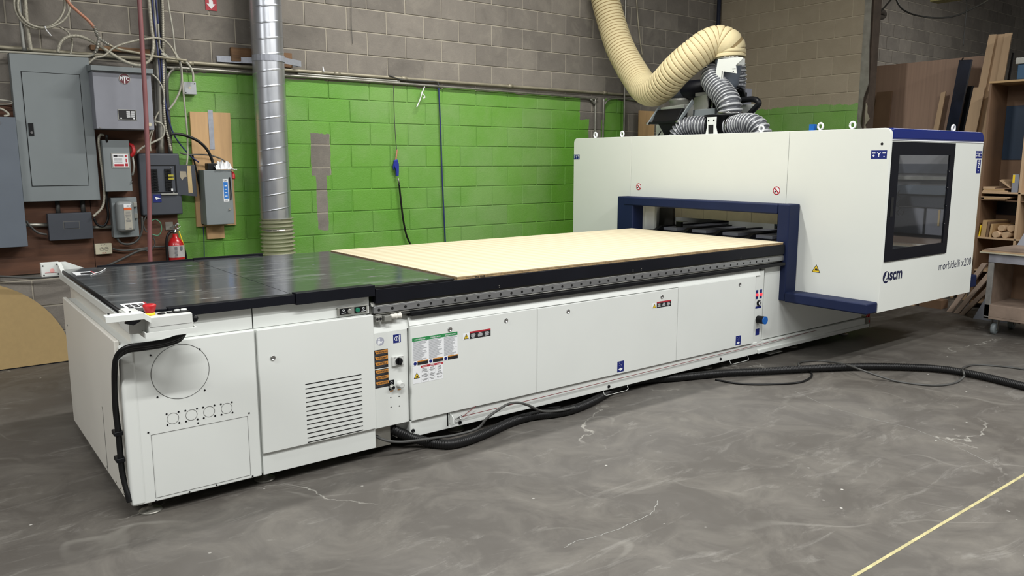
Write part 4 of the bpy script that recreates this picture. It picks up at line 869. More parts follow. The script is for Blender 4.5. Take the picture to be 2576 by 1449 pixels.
# ---- dust extraction head on the roof
def X(px, py, x): return atx(px, py, x)
def mark_ribs(o, mb, m2):
    o.data.materials.append(m2)
    for k in mb.rib: o.data.polygons[k].material_index = 1
    return o
def ribhose(pts, r_, pitch, amp, name, m, label, par=None, sharp=1.2, seg=26):
    mb = MB().tube(pts, r_, seg, 8, pitch, amp, sharp)
    return mark_ribs(part(mb, name, m, label, par), mb, M['hoserib'])
part(MB().box(5.95, 6.9, 3.95, 5.65, 1.50, 1.72), 'gantry_beam', M['panellav'], 'machine beam visible in the open roof')
# white column and clamp collar behind the monitor
part(MB().prism([(6.45, 5.515, 1.70), (6.45, 5.893, 1.70), (6.45, 5.893, 2.11), (6.45, 5.515, 2.13)], (.3, 0, 0)), 'head_cabinet', M['whitepanel'], 'white housing behind the monitor', bevel=.01)
part(MB().lathe((6.60, 5.68, 2.12), (0, 0, 1), [(0, .115), (.04, .12), (.05, .13), (.075, .13), (.08, .115)], 28), 'hose_collar', M['alu'], 'bare metal hose collar')
part(MB().lathe((6.60, 5.68, 2.20), (0, 0, 1), [(0, .115), (.14, .12), (.20, .09)], 26), 'suction_elbow', M['paneldark'], 'dark suction elbow')
part(MB().lathe((6.60, 5.60, 2.28), (0, -1, 0), [(-.15, .09), (.02, .10), (.26, .10), (.27, .08)], 26), 'suction_elbow', M['blacksat'])
# monitor: black wedge with two struts on a black post
mn = part(MB().hexa([(6.0, 5.215, 1.935), (6.0, 5.54, 1.935), (6.16, 5.54, 1.935), (6.16, 5.215, 1.935)], [(6.12, 5.245, 2.065), (6.12, 5.585, 2.065), (6.20, 5.585, 2.055), (6.20, 5.245, 2.055)]), 'monitor', M['black'], 'tilted black monitor housing', bevel=.010)
part(MB().box(5.975, 6.10, 5.185, 5.565, 1.914, 1.935), 'monitor_tray', M['black'], None, mn, bevel=.004)
part(MB().hexa([(6.02, 5.28, 1.76), (6.10, 5.28, 1.76), (6.10, 5.35, 1.76), (6.02, 5.35, 1.76)], [(5.99, 5.22, 1.914), (6.10, 5.22, 1.914), (6.10, 5.44, 1.914), (5.99, 5.44, 1.914)]), 'monitor_post', M['black'], None, mn)
for y, k in ((5.178, 1.0), (5.565, .78)):
    part(MB().prism([(5.975, y, 1.925), (5.995, y, 1.905), (5.995 + .22 * k, y, 1.905 + .21 * k), (5.965 + .22 * k, y, 1.935 + .21 * k)], (0, .016, 0)), 'strut', M['panelgrey'], None, mn, bevel=.003); part(MB().cyl((5.985, y - .008, 1.925), (5.985, y + .024, 1.925), .013, 12), 'strut_pin', M['chrome'], None, mn)
part(MB().prism([(6.30, 5.14, 1.94), (6.30, 5.26, 2.0), (6.30, 5.26, 2.17), (6.30, 5.10, 2.20), (6.30, 5.08, 2.08)], (.02, 0, 0)), 'bracket_plate', M['alu'], None, None, bevel=.003)
# electrics between the hoses
part(MB().box(6.24, 6.36, 4.95, 5.22, 1.93, 2.050), 'junction_box', M['panelgrey'], 'small grey-green junction box', bevel=.004)
part(MB().box(6.50, 6.65, 5.0, 5.36, 2.06, 2.20), 'valve_block', M['slot'], 'dark block with terminals'); part(MB().box(6.46, 6.60, 4.95, 5.38, 2.20, 2.235), 'valve_cover', M['ral'], bevel=.004)
for k in range(6): part(MB().cyl((6.49, 5.03 + k * .05, 2.06), (6.49, 5.03 + k * .05, 2.15 + .02 * (k % 3)), .010, 8), 'valve_stem', M['chrome' if k % 2 else 'panelgrey'])
# plenum with top plate, bracket and two side hoses
part(MB().lathe((6.20, 4.80, 1.70), (0, 0, 1), [(0, .135), (.05, .150), (.255, .165), (.265, .19), (.278, .19)], 30), 'plenum', M['black'], 'black plenum drum')
part(MB().prism([(5.95, 4.820, 1.785), (5.95, 4.675, 1.785), (5.95, 4.700, 1.86), (5.95, 4.698, 1.950), (5.95, 4.808, 1.950), (5.95, 4.803, 1.86)], (.008, 0, 0)), 'plenum_bracket', M['white'], 'white drum bracket', bevel=.002)
part(MB().prism([(5.947, 4.780, 1.80), (5.947, 4.725, 1.80), (5.947, 4.728, 1.88), (5.947, 4.785, 1.88)], (.002, 0, 0)), 'bracket_cutout', M['slot'])
for y in (4.725, 4.785): part(MB().cyl((5.947, y, 1.92), (5.95, y, 1.92), .008, 10), 'bracket_hole', M['slot'])
part(MB().box(5.80, 6.0, 4.62, 5.0, 1.775, 1.785), 'bracket_base', M['ral'])
ribhose([(6.12, 4.93, 1.88), (6.10, 5.00, 1.885), (6.08, 5.09, 1.885), (6.06, 5.17, 1.865), (6.05, 5.23, 1.80), (6.05, 5.25, 1.66)], .086, .030, .016, 'dust_hose', M['greyhose'], 'grey ribbed hose left of the plenum')
ribhose([(6.14, 4.68, 1.86), (6.12, 4.60, 1.87), (6.09, 4.49, 1.88), (6.06, 4.37, 1.865), (6.05, 4.29, 1.80), (6.05, 4.26, 1.66)], .090, .034, .018, 'dust_hose', M['greyhose'], 'grey ribbed hose right of the plenum')
part(MB().cyl((6.13, 4.665, 1.864), (6.128, 4.64, 1.866), .102, 26), 'hose_clamp', M['chrome'])
ribhose([(6.18, 4.72, 1.975), (6.18, 4.735, 2.06), (6.20, 4.79, 2.13), (6.22, 4.87, 2.20), (6.25, 4.96, 2.27), (6.29, 5.03, 2.34), (6.36, 5.06, 2.40), (6.46, 5.06, 2.41), (6.55, 5.04, 2.34)], .108, .036, .018, 'dust_hose', M['greyhose'], 'grey ribbed hose rising from the plenum')
part(MB().cyl((6.18, 4.72, 1.980), (6.18, 4.72, 2.000), .122, 26), 'hose_clamp', M['chrome'])
ribhose([(6.50, 4.91, 2.46), (6.50, 4.89, 2.37), (6.53, 4.92, 2.28), (6.60, 5.02, 2.19)], .075, .032, .016, 'dust_hose', M['greyhose'], 'grey ribbed hose behind the white bracket')
part(MB().prism([(6.20, 4.905, 2.500), (6.20, 4.626, 2.492), (6.20, 4.628, 2.470), (6.20, 4.70, 2.425), (6.20, 4.685, 2.350), (6.20, 4.855, 2.385), (6.20, 4.862, 2.30), (6.20, 4.885, 2.29), (6.20, 4.925, 2.38)], (.01, 0, 0)), 'head_bracket', M['white'], 'white folded bracket under the hose mouth', bevel=.002)
part(MB().box(6.21, 6.30, 4.67, 4.88, 2.43, 2.49), 'head_block', M['white'], bevel=.004)
for y, z in ((4.725, 2.395), (4.705, 2.395), (4.722, 2.372)): part(MB().cyl((6.198, y, z), (6.2, y, z), .006, 8), 'screw', M['slot'])
part(MB().lathe((6.36, 4.90, 2.22), (0, 0, 1), [(0, .06), (.06, .10), (.20, .115), (.27, .13), (.285, .13)], 26), 'hose_mouth', M['panelblue'], 'blue-grey hose mouth')
part(MB().cyl((6.36, 4.90, 2.505), (6.36, 4.90, 2.525), .142, 30), 'hose_clamp', M['chrome'], 'bright band clamp')
part(MB().box(6.5, 6.60, 4.80, 4.90, 1.95, 2.24), 'valve_island', M['panellav'])
for k in range(5): part(MB().box(6.46, 6.50, 4.78 + k * .02, 4.792 + k * .02, 2.12 + .015 * k, 2.20 + .01 * k), 'connector', M['black'])
part(MB().tube([(6.47, 4.88, 2.20), (6.44, 4.82, 2.24), (6.44, 4.77, 2.20), (6.46, 4.76, 2.12)], .008, 8), 'hose_loop', M['black'])
part(MB().tube([(6.42, 5.14, 2.47), (6.3, 4.98, 2.47), (6.22, 4.86, 2.43), (6.20, 4.84, 2.34), (6.22, 4.87, 2.24)], .005, 8), 'air_line', M['ral'])
part(MB().cyl((6.25, 5.13, 2.45), (6.25, 5.05, 2.46), .018, 12), 'valve_tap', M['chrome']); part(MB().cyl((6.25, 5.11, 2.45), (6.25, 5.11, 2.41), .008, 10), 'valve_tap', M['chrome'])
# thick black cable guide at the right
part(MB().tube([(6.35, 4.80, 2.115), (6.32, 4.60, 2.118), (6.30, 4.52, 2.10), (6.30, 4.50, 2.07), (6.30, 4.54, 2.03), (6.30, 4.60, 1.98), (6.30, 4.68, 1.91), (6.30, 4.72, 1.84)], .027, 14), 'cable_duct', M['black'], 'thick black corrugated cable guide')
part(MB().box(6.4, 6.42, 4.62, 4.80, 1.85, 2.08), 'cable_plate', M['ral'])
part(MB().tube([(6.05, 5.50, 1.76), (6.02, 5.46, 1.80), (6.01, 5.42, 1.84), (6.0, 5.46, 1.79)], .005, 6), 'monitor_cable', M['black'])
# ================================================================ THINGS ON AND ABOVE THE ROUTER
o = MB().box(2.350, 5.405, 3.572, 5.205, .9145, .9205)
o.box(2.352, 5.405, 3.574, 5.205, .9045, .9145)
sp = o.build('spoilboard', M['edge'], origin=(3.87, 4.39, .9045), bevel=.0)
tag(sp, 'pale cream sheet of board lying on the black machine table', 'board')
top = MB().box(2.350, 5.404, 3.572, 5.204, .9205, .9225).build('face_veneer', M['spoil'], sp)
part(text_mesh(MB(), 'HG 100B', (2.47, 3.5715, .9065), (1, 0, 0), (0, 0, 1), .014, 1.3, .0002, 'LEFT', .03), 'edge_print', M['ink'], None, sp)
def hook(px, py, x): p = atx(px, py, x); return (p.x, p.y, p.z)
hp = [hook(1503, -120, 6.35), hook(1512, -60, 6.35), hook(1523, 0, 6.35), hook(1541, 65, 6.35), hook(1559, 118, 6.32), hook(1580, 160, 6.3), hook(1602, 196, 6.27), hook(1622, 222, 6.22), hook(1645, 229, 6.15), hook(1670, 212, 6.1), hook(1698, 181, 6.08), hook(1722, 158, 6.1), hook(1748, 137, 6.14), hook(1780, 114, 6.22), hook(1808, 106, 6.30), hook(1829, 114, 6.34), (6.36, 4.908, 2.60), (6.36, 4.902, 2.52)]
hm = MB().tube(hp, .156, 40, 10, .040, .010, -10)
hs = mark_ribs(hm.build('suction_hose', M['ivory']), hm, M['ivoryline'])
tag(hs, 'large ivory ribbed hose sagging from above to the machine head', 'hose')
for q in (): pass
# ================================================================ ALONG THE BACK WALL
def wy(px, py, Y=6.86): return aty(px, py, Y)
def wallbox(name, label, cat, tl, br, Yf, m, depth=None, bevel=.004, lid=None):
    """a box on the back wall: front face on the plane Yf between two corners"""
    a = aty(*tl, Yf); b = aty(*br, Yf); Yb = (6.8745 if b.x < 1.80 else YW - .008) if depth is None else Yf + depth
    e = empty(name, ((a.x + b.x) / 2, Yf, b.z), label, cat)
    bx = MB().box(a.x, b.x, Yf, Yb, b.z, a.z).build('enclosure', m, e, bevel=bevel)
    return e, bx, a.x, b.x, b.z, a.z
def cpart(mb, name, m, par, label=None, bevel=0.0):
    o = mb.build(name, m, par, bevel=bevel)
    if label: lab(o, label)
    return o
def wtube(name, label, cat, pts, r_, m, Y=6.86, group=None, seg=8, rib=0, amp=0.0, sub=6):
    P = [(aty(p[0], p[1], p[2] if len(p) > 2 else Y)) for p in pts]
    o = MB().tube(P, r_, seg, sub, rib, amp).build(name, m); tag(o, label, cat, group); return o
# stained plywood sheets behind the boxes
def sheet(x0, x1, z0, z1, label, Y0=6.875):
    o = MB().box(x0, x1, Y0, YW - .0075, z0, z1).build('plywood_backer', M['backer'], bevel=.001); tag(o, label, 'plywood'); return o
sheet(-0.60, 1.115, 0.71, 1.97, 'dark stained plywood sheet behind the tall grey panel and the cut-off panel')
sheet(1.119, 1.755, 0.72, 1.90, 'dark stained plywood sheet behind the breaker panel and fire extinguisher')
# A: tall grey panelboard
e, bx, x0, x1, z0, z1 = wallbox('panelboard', 'tallest grey electrical panel with a flush locked door', 'electrical panel', (22, 131), (253, 503), 6.76, M['panelgrey'])
d = cpart(MB().box(.728, 1.098, 6.754, 6.76, 1.372, 2.186), 'panel_door', M['panelgrey'], e, bevel=.001)
cpart(MB().box(.724, 1.102, 6.7585, 6.7605, 1.368, 2.190), 'door_gap', M['slot'], e)
cpart(MB().box(.738, .770, 6.748, 6.755, 1.735, 1.825), 'door_latch', M['black'], d, 'black latch plate'); cpart(MB().cyl((.755, 6.7485, 1.757), (.755, 6.744, 1.757), .009, 14), 'latch_key', M['chrome'], d)
# L: bluish panel cut by the left edge of the photograph
e, bx, x0, x1, z0, z1 = wallbox('panelboard', 'blue-grey electrical panel overlapping the tallest panel at far left', 'electrical panel', (-95, 291), (71, 620), 6.70, M['panelblue'])
cpart(text_mesh(MB(), 'r- +', (.50, 6.6995, 1.80), (1, 0, 0), (0, 0, 1), .05, 1.0, .0004), 'felt_pen_mark', M['inkgrey'], e)
# M: transformer cabinet with hood
e, bx, x0, x1, z0, z1 = wallbox('transformer_cabinet', 'light grey transformer cabinet with a sloping hood and round emblem', 'transformer', (231, 173), (389, 327), 6.62, M['panellav'])
cpart(MB().prism([(x0 - .012, 6.585, z1 - .012), (x0 - .012, 6.89, z1 - .012), (x0 - .012, 6.89, z1 + .055), (x0 - .012, 6.60, z1 + .026), (x0 - .012, 6.585, z1 + .022)], (x1 - x0 + .024, 0, 0)), 'hood', M['panelgrey'], e, bevel=.002)
cx = (x0 + x1) / 2 - .0; ec = aty(313, 198, 6.619)
cpart(MB().cyl((ec.x, 6.6195, ec.z), (ec.x, 6.617, ec.z), .041, 32), 'emblem_rim', M['alu'], e); em = cpart(MB().cyl((ec.x, 6.618, ec.z), (ec.x, 6.6155, ec.z), .037, 32), 'emblem', mat('maroon_emblem', rgb(98, 44, 50), .4, 0, .05), e, 'round maroon emblem with white letters')
mb = text_mesh(MB(), 'T', (ec.x, 6.6153, ec.z - .034), (1, 0, 0), (0, 0, 1), .078, .62, .0002, 'CENTER', .03); text_mesh(mb, 'M', (ec.x - .021, 6.6153, ec.z - .013), (1, 0, 0), (0, 0, 1), .040, .62, .0002, 'CENTER', .03); text_mesh(mb, 'C', (ec.x + .021, 6.6153, ec.z - .013), (1, 0, 0), (0, 0, 1), .040, .75, .0002, 'CENTER', .03)
cpart(mb, 'lettering', M['paper'], em)
pc = aty(320, 289, 6.619)
npl = cpart(MB().box(pc.x - .065, pc.x + .065, 6.616, 6.6198, pc.z - .040, pc.z + .040), 'name_plate', M['alu'], e, bevel=.001)
cpart(MB().box(pc.x - .060, pc.x + .060, 6.6152, 6.6165, pc.z - .034, pc.z + .035), 'black_field', M['ink'], npl)
fm = MB()
for k in range(7):
    for q in range(2): fm.box(pc.x - .005 + q * .032, pc.x + .02 + q * .032, 6.6145, 6.6153, pc.z + .024 - k * .0075, pc.z + .028 - k * .0075)
for sx in (-.045, .045): fm.cyl((pc.x + sx, 6.6153, pc.z - .026), (pc.x + sx, 6.6145, pc.z - .026), .006, 10)
cpart(fm, 'fine_print', M['paper'], npl)
for px, py in ((237, 175), (252, 321)):
    q = aty(px, py, 6.6195); cpart(MB().cyl((q.x, 6.6195, q.z), (q.x, 6.615, q.z), .004, 8), 'screw', M['zinc'], e)
q = aty(377, 313, 6.6195); cpart(MB().cyl((q.x, 6.6195, q.z), (q.x, 6.6175, q.z), .014, 16), 'knockout_plug', M['beige'], e)
# S: safety switch with paper label
e, bx, x0, x1, z0, z1 = wallbox('safety_switch', 'small grey switch box with a framed red and white notice', 'switch box', (256, 352), (334, 481), 6.72, M['panelgrey'])
q = aty(303, 404, 6.7195); fr = cpart(MB().box(q.x - .064, q.x + .064, 6.716, 6.72, q.z - .058, q.z + .058), 'label_frame', M['alu'], e, bevel=.001)
lb = cpart(MB().box(q.x - .054, q.x + .054, 6.714, 6.7165, q.z - .050, q.z + .050), 'paper_label', M['paper'], fr)
fm = MB().box(q.x - .048, q.x - .020, 6.7132, 6.7142, q.z + .028, q.z + .042)
for k in range(4): fm.box(q.x - .046, q.x + .012, 6.7132, 6.7142, q.z + .014 - k * .010, q.z + .0165 - k * .010)
fm.box(q.x - .014, q.x + .024, 6.7132, 6.7142, q.z + .032, q.z + .037); cpart(fm, 'print', M['ink'], fr)
cpart(MB().box(q.x - .046, q.x + .022, 6.7132, 6.7142, q.z - .043, q.z - .026).box(q.x + .030, q.x + .050, 6.7132, 6.7142, q.z - .043, q.z - .022).box(q.x + .032, q.x + .046, 6.7132, 6.7142, q.z + .026, q.z + .044).box(q.x + .036, q.x + .044, 6.7132, 6.7142, q.z - .012, q.z + .016), 'red_print', M['redstk'], fr)
hd = cpart(MB().tube([(x1 + .005, 6.76, z1 - .03), (x1 + .028, 6.74, z1 - .045), (x1 + .030, 6.73, z1 - .09), (x1 + .012, 6.74, z1 - .12)], .014, 10), 'switch_lever', M['redbtn'], e, 'red handle')
cpart(MB().tube([(x1 + .02, 6.75, z1 - .10), (x1 + .028, 6.74, z1 - .20), (x1 + .012, 6.75, z1 - .27)], .008, 8), 'lever_arm', M['alu'], e)
q = aty(331, 458, 6.7195); cpart(MB().tube([(q.x, 6.72, q.z + .012), (q.x, 6.708, q.z), (q.x, 6.72, q.z - .012)], .003, 6), 'hasp', M['chrome'], e)
# G: domed disconnect
e, bx, x0, x1, z0, z1 = wallbox('disconnect_switch', 'grey disconnect with a domed cover and orange-striped label', 'switch box', (279, 498), (351, 595), 6.78, M['panelgrey'])
M['panelav2'] = mat('worn_light_enamel', rgb(128, 132, 132), 0.45, 0.1, 0.12, 6)
cv = cpart(MB().box(x0 + .015, x1 - .035, 6.70, 6.78, z0 + .045, z1 - .022), 'domed_cover', M['panelav2'], e, bevel=.032)
cpart(MB().box(x0 + .070, x0 + .124, 6.6985, 6.7005, z0 + .065, z1 - .048), 'label_strip', mat('faded_label', rgb(168, 164, 152), .6), cv); cpart(MB().box(x0 + .070, x0 + .124, 6.6978, 6.6988, z1 - .095, z1 - .075), 'orange_band', mat('orange_stripe', rgb(214, 92, 40), .5), cv)
cpart(MB().box(x0 + .070, x0 + .124, 6.6978, 6.6988, z1 - .074, z1 - .048), 'white_band', M['paper'], cv)
ytx = text_mesh(MB(), 'SWITCH', (x0 + .097, 6.6977, z1 - .068), (1, 0, 0), (0, 0, 1), .013, .9, .0002, 'CENTER', .03) if False else text_mesh(MB(), 'ON', (x0 + .105, 6.6977, z1 - .068), (1, 0, 0), (0, 0, 1), .015, 1.2, .0002, 'CENTER', .03)
text_mesh(ytx, 'OFF', (x0 + .105, 6.6983, z0 + .072), (1, 0, 0), (0, 0, 1), .010, 1.2, .0002, 'CENTER', .03)
for k in range(10):
    hw = random.uniform(.008, .020); ytx.box(x0 + .097 - hw, x0 + .097 + hw, 6.6975, 6.6985, z1 - .108 - k * .0085, z1 - .1055 - k * .0085)
cpart(ytx, 'lettering', M['inkgrey'], cv)
for zz in (z1 - .075, z1 - .165): cpart(MB().box(x1 - .035, x1 - .006, 6.745, 6.78, zz, zz + .04), 'hinge_lug', M['alu'], e, bevel=.004)
# P: breaker panel with its door open
e, bx, x0, x1, z0, z1 = wallbox('breaker_panel', 'dark grey breaker panel with its door hanging open', 'electrical panel', (347, 386), (461, 539), 6.80, M['paneldark'], bevel=.012)
rc_ = cpart(MB().box(1.533, 1.745, 6.797, 6.801, 1.30, 1.520), 'breaker_recess', M['black'], e); pn = cpart(MB().box(1.545, 1.735, 6.7945, 6.798, 1.305, 1.512), 'breaker_panel_face', M['paneldark'], e)
brk = None
for c_, cx in enumerate((1.575, 1.680)):
    for k in range(8):
        if brk is None: brk = cpart(MB().box(cx - .022, cx + .028, 6.784, 6.796, 1.468, 1.488).box(cx - .002, cx + .016, 6.778, 6.786, 1.474, 1.482), 'circuit_breaker', M['black'], e, bevel=.001); b0x = cx
        else: share(brk, 'circuit_breaker', (cx - b0x, 0, -.0222 * k), e)
for k in range(2): cpart(MB().box(1.682, 1.722, 6.7775, 6.7845, 1.428 - k * .024, 1.444 - k * .024), 'yellow_clip', mat('dull_yellow', rgb(170, 160, 50), .5) if k == 0 else bpy.data.materials['dull_yellow'], e)
cpart(MB().box(1.698, 1.712, 6.780, 6.786, 1.312, 1.332), 'white_switch', M['paper'], e)
for q in ((1.712, 1.500), (1.718, 1.298)): cpart(MB().cyl((q[0], 6.798, q[1]), (q[0], 6.790, q[1]), .007, 10), 'panel_screw', M['chrome'], e)
cpart(MB().box(1.62, 1.750, 6.786, 6.80, 1.278, 1.292), 'door_sill', M['alu'], e, bevel=.003)
bt = cpart(MB().box(1.560, 1.622, 6.7965, 6.800, 1.222, 1.286), 'blue_tag', M['bluestk'], e); cpart(MB().prism([(1.572, 6.796, 1.268), (1.618, 6.796, 1.254), (1.580, 6.796, 1.244), (1.580, 6.796, 1.252)], (0, -.001, 0)), 'white_arrow', M['paper'], bt)
od = cpart(MB().prism([(1.748, 6.795, 1.280), (1.895, 6.775, 1.262), (1.895, 6.775, 1.520), (1.748, 6.795, 1.525)], (0, .005, 0)), 'open_door', M['paneldark'], e, 'open door with paper scraps', bevel=.001)
cpart(MB().prism([(1.775, 6.7895, 1.425), (1.775, 6.7895, 1.470), (1.822, 6.783, 1.468), (1.826, 6.783, 1.425), (1.806, 6.785, 1.42), (1.790, 6.787, 1.395)], (0, .002, 0)), 'torn_paper', mat('grubby_paper', rgb(158, 150, 132), .7), od); cpart(MB().prism([(1.832, 6.782, 1.295), (1.865, 6.778, 1.290), (1.862, 6.778, 1.513), (1.832, 6.782, 1.515)], (0, .002, 0)), 'masking_tape', M['mason'], od)
# D: wiring trough
e, bx, x0, x1, z0, z1 = wallbox('wiring_trough', 'low dark grey wiring box under the tallest panel', 'junction box', (119, 538), (236, 600), 6.80, M['paneldark'])
cpart(MB().box(.915, 1.015, 6.7955, 6.80, 1.045, 1.095), 'cover_plate', M['paneldark'], e, bevel=.003); cpart(MB().box(.91, 1.02, 6.799, 6.8005, 1.04, 1.10), 'plate_edge', M['line'], e)
for x in (.89, 1.06): cpart(MB().cyl((x, 6.85, z1), (x, 6.85, z1 + .09), .016, 12), 'conduit_nipple', M['greycable'], e)
cpart(MB().cyl((.60, 6.84, 1.088), (x0, 6.84, 1.075), .014, 12), 'conduit_stub', M['zinc'], e); cpart(MB().cyl((x1, 6.84, 1.04), (1.25, 6.84, 1.04), .014, 12), 'conduit_stub', M['zinc'], e)
# O: outlet
e, bx, x0, x1, z0, z1 = wallbox('power_outlet', 'cream duplex power outlet with felt-pen scribbles', 'outlet', (239, 614), (283, 638), 6.83, M['beige'], bevel=.003)
for x in (x0 + .045, x0 + .078):
    rr_ = cpart(ring(MB(), x, (z0 + z1) / 2, 6.8292, .014, .0012, 20), 'socket_rim', M['line'], e); cpart(MB().box(x - .006, x - .003, 6.8285, 6.83, (z0 + z1) / 2 - .002, (z0 + z1) / 2 + .007).box(x + .003, x + .006, 6.8285, 6.83, (z0 + z1) / 2 - .002, (z0 + z1) / 2 + .007), 'socket_slot', M['slot'], rr_)
cpart(text_mesh(MB(), '20A', (x0 + .06, 6.8292, z0 + .004), (1, 0, 0), (0, 0, 1), .016, 1.2, .0003, 'CENTER'), 'red_scribble', M['redstk'], e); cpart(text_mesh(MB(), 'B 5 P L', (x0 + .06, 6.8292, z1 - .014), (1, 0, 0), (0, 0, 1), .013, 1.2, .0003, 'CENTER'), 'grey_scribble', M['inkgrey'], e)
# boards and switch on the green wall
o = MB().box(1.905, 2.235, 6.865, YW - .0075, 1.005, 1.955).build('mounting_board', M['ply'], bevel=.001); tag(o, 'tall plywood board on the green wall behind the grey switch', 'board')
cpart(MB().box(2.050, 2.088, 6.863, 6.8655, 1.64, 1.965), 'tape_strip', M['tape'], o, 'strip of silver duct tape') if False else tag(MB().box(2.050, 2.090, 6.8615, 6.8645, 1.65, 1.975).build('tape_strip', M['tape']), 'strip of silver duct tape on the tall plywood board', 'tape')
o = MB().box(1.985, 2.130, 6.868, YW - .0075, .895, 1.003).build('mounting_board', M['ply'], bevel=.001); tag(o, 'small plywood offcut below the tall board on the green wall', 'board')
e, bx, x0, x1, z0, z1 = wallbox('safety_switch', 'grey switch box with a blue strip label on the plywood board', 'switch box', (512, 428), (590, 563), 6.70, M['panelgrey'], depth=.164)
st = cpart(MB().box(x1 - .078, x1 - .034, 6.698, 6.7005, z1 - .262, z1 - .075), 'strip_label', M['paper'], e); cpart(MB().box(x1 - .074, x1 - .038, 6.697, 6.6985, z1 - .237, z1 - .10), 'blue_band', M['brightblue'], st)
mb = text_mesh(MB(), 'ON', (x1 - .056, 6.6975, z1 - .094), (1, 0, 0), (0, 0, 1), .017, 1, .0003, 'CENTER', .02); text_mesh(mb, 'OFF', (x1 - .056, 6.6975, z1 - .257), (1, 0, 0), (0, 0, 1), .015, 1, .0003, 'CENTER', .02); cpart(mb, 'lettering', M['inkgrey'], st)
fm = MB()
for k in range(4): fm.box(x1 - .066, x1 - .046, 6.6965, 6.6975, z1 - .135 - k * .028, z1 - .128 - k * .028)
cpart(fm, 'fine_print', M['paper'], st)
cpart(MB().tube([(x1 - .02, 6.697, z1 - .06), (x1 - .02, 6.69, z1 - .12), (x1 - .018, 6.69, z1 - .20), (x1 - .02, 6.70, z1 - .25)], .005, 8), 'lever_guard', M['black'], e)
cpart(MB().tube([(x1 + .004, 6.74, z1 - .02), (x1 + .018, 6.72, z1 - .035), (x1 + .015, 6.71, z1 - .075)], .014, 10), 'switch_lever', M['redbtn'], e, 'red handle')
cpart(MB().cyl((x1 - .034, 6.70, z0 + .125), (x1 - .034, 6.69, z0 + .125), .008, 12), 'latch', M['chrome'], e)
o = cpart(MB().box(1.985, 2.06, 6.74, 6.82, z1, z1 + .055), 'black_coupling', M['black'], e, bevel=.006)
# crumpled white rag on top
random.seed(4); mb = MB(); N = 18; K_ = 9; vs = []; xr0, xr1 = x0 + .10, x1 + .040
for i in range(N):
    for j in range(K_):
        u, v = i / (N - 1), j / (K_ - 1); env = math.sin(PI * min(1, .08 + u * .95)) ** .6
        hh = (.050 + .028 * math.sin(u * 17 + v * 5) + .016 * math.sin(u * 31 - v * 9)) * env * (1 - .35 * abs(v - .5) * 2) + random.uniform(-.007, .007)
        x = xr0 + (xr1 - xr0) * u; zz_ = z1 + .006 + max(.0, hh if x < x1 else hh * .5 - (x - x1) * 1.4); vs.append((x + random.uniform(-.006, .006), 6.685 + .13 * v + random.uniform(-.006, .006), zz_ if 0 < j < K_ - 1 or x > x1 else z1 + .006))
mb.add(vs, [(i * K_ + j, (i + 1) * K_ + j, (i + 1) * K_ + j + 1, i * K_ + j + 1) for i in range(N - 1) for j in range(K_ - 1)], False)
o = mb.build('cloth', M['paper']); md = o.modifiers.new('solid', 'SOLIDIFY'); md.thickness = .004; tag(o, 'crumpled white rag on top of the blue-labelled switch box', 'cloth')
# J: white square junction box
e, bx, x0, x1, z0, z1 = wallbox('junction_box', 'white square junction box at the top of the green wall', 'junction box', (462, 205), (495, 238), 6.84, mat('white_box', rgb(168, 172, 176), .5), bevel=.003)
cpart(MB().box(x0 + .035, x0 + .055, 6.8385, 6.8402, z0 + .045, z0 + .06), 'small_label', M['beige'], e)
for q in ((x1 - .012, z1 - .012), (x0 + .012, z0 + .012)): cpart(MB().cyl((q[0], 6.84, q[1]), (q[0], 6.836, q[1]), .004, 8), 'screw', M['black'], e)
# fire extinguisher on its bracket
e = empty('fire_extinguisher', (1.70, 6.77, .44), 'red fire extinguisher with a white label on the brown plywood', 'extinguisher')
cpart(MB().lathe((1.70, 6.77, .44), (0, 0, 1), [(0, .060), (.01, .066), (.40, .066), (.45, .058), (.485, .038), (.50, .020), (.525, .018)], 28), 'cylinder', M['redenamel'], e)
lbm = MB()
for k in range(12):
    a0, a1 = math.radians(-160 + k * 11), math.radians(-160 + (k + 1) * 11)
    lbm.add([(1.70 + .0668 * math.cos(a), 6.77 + .0668 * math.sin(a), z) for a, z in ((a0, .775), (a1, .775), (a1, .872), (a0, .872))], [(0, 1, 2, 3)])
lo = cpart(lbm, 'label', mat('extinguisher_label', rgb(176, 172, 170), .5), e, 'white instruction label')
fm = MB()
for k in range(9): fm.box(1.672, 1.695, 6.7005, 6.7025, .78 + k * .010, .783 + k * .010)
fm.box(1.715, 1.735, 6.702, 6.706, .835, .865); cpart(fm, 'print', M['inkgrey'], lo)
cpart(MB().cyl((1.70, 6.77, .955), (1.70, 6.77, 1.0), .017, 14), 'valve', M['chrome'], e); cpart(MB().prism([(1.665, 6.765, 1.005), (1.70, 6.765, 1.012), (1.735, 6.765, 1.05), (1.730, 6.765, 1.058), (1.695, 6.765, 1.035), (1.668, 6.765, 1.022)], (0, .018, 0)), 'carry_handle', M['chrome'], e)
cpart(MB().prism([(1.685, 6.765, 1.0), (1.735, 6.765, .985), (1.738, 6.765, .992), (1.69, 6.765, 1.01)], (0, .018, 0)), 'squeeze_lever', M['chrome'], e); cpart(MB().tube([(1.722 + .018 * math.cos(a * PI / 8), 6.755, 1.026 + .018 * math.sin(a * PI / 8)) for a in range(17)], .003, 6, curve=False), 'pull_pin', M['chrome'], e)
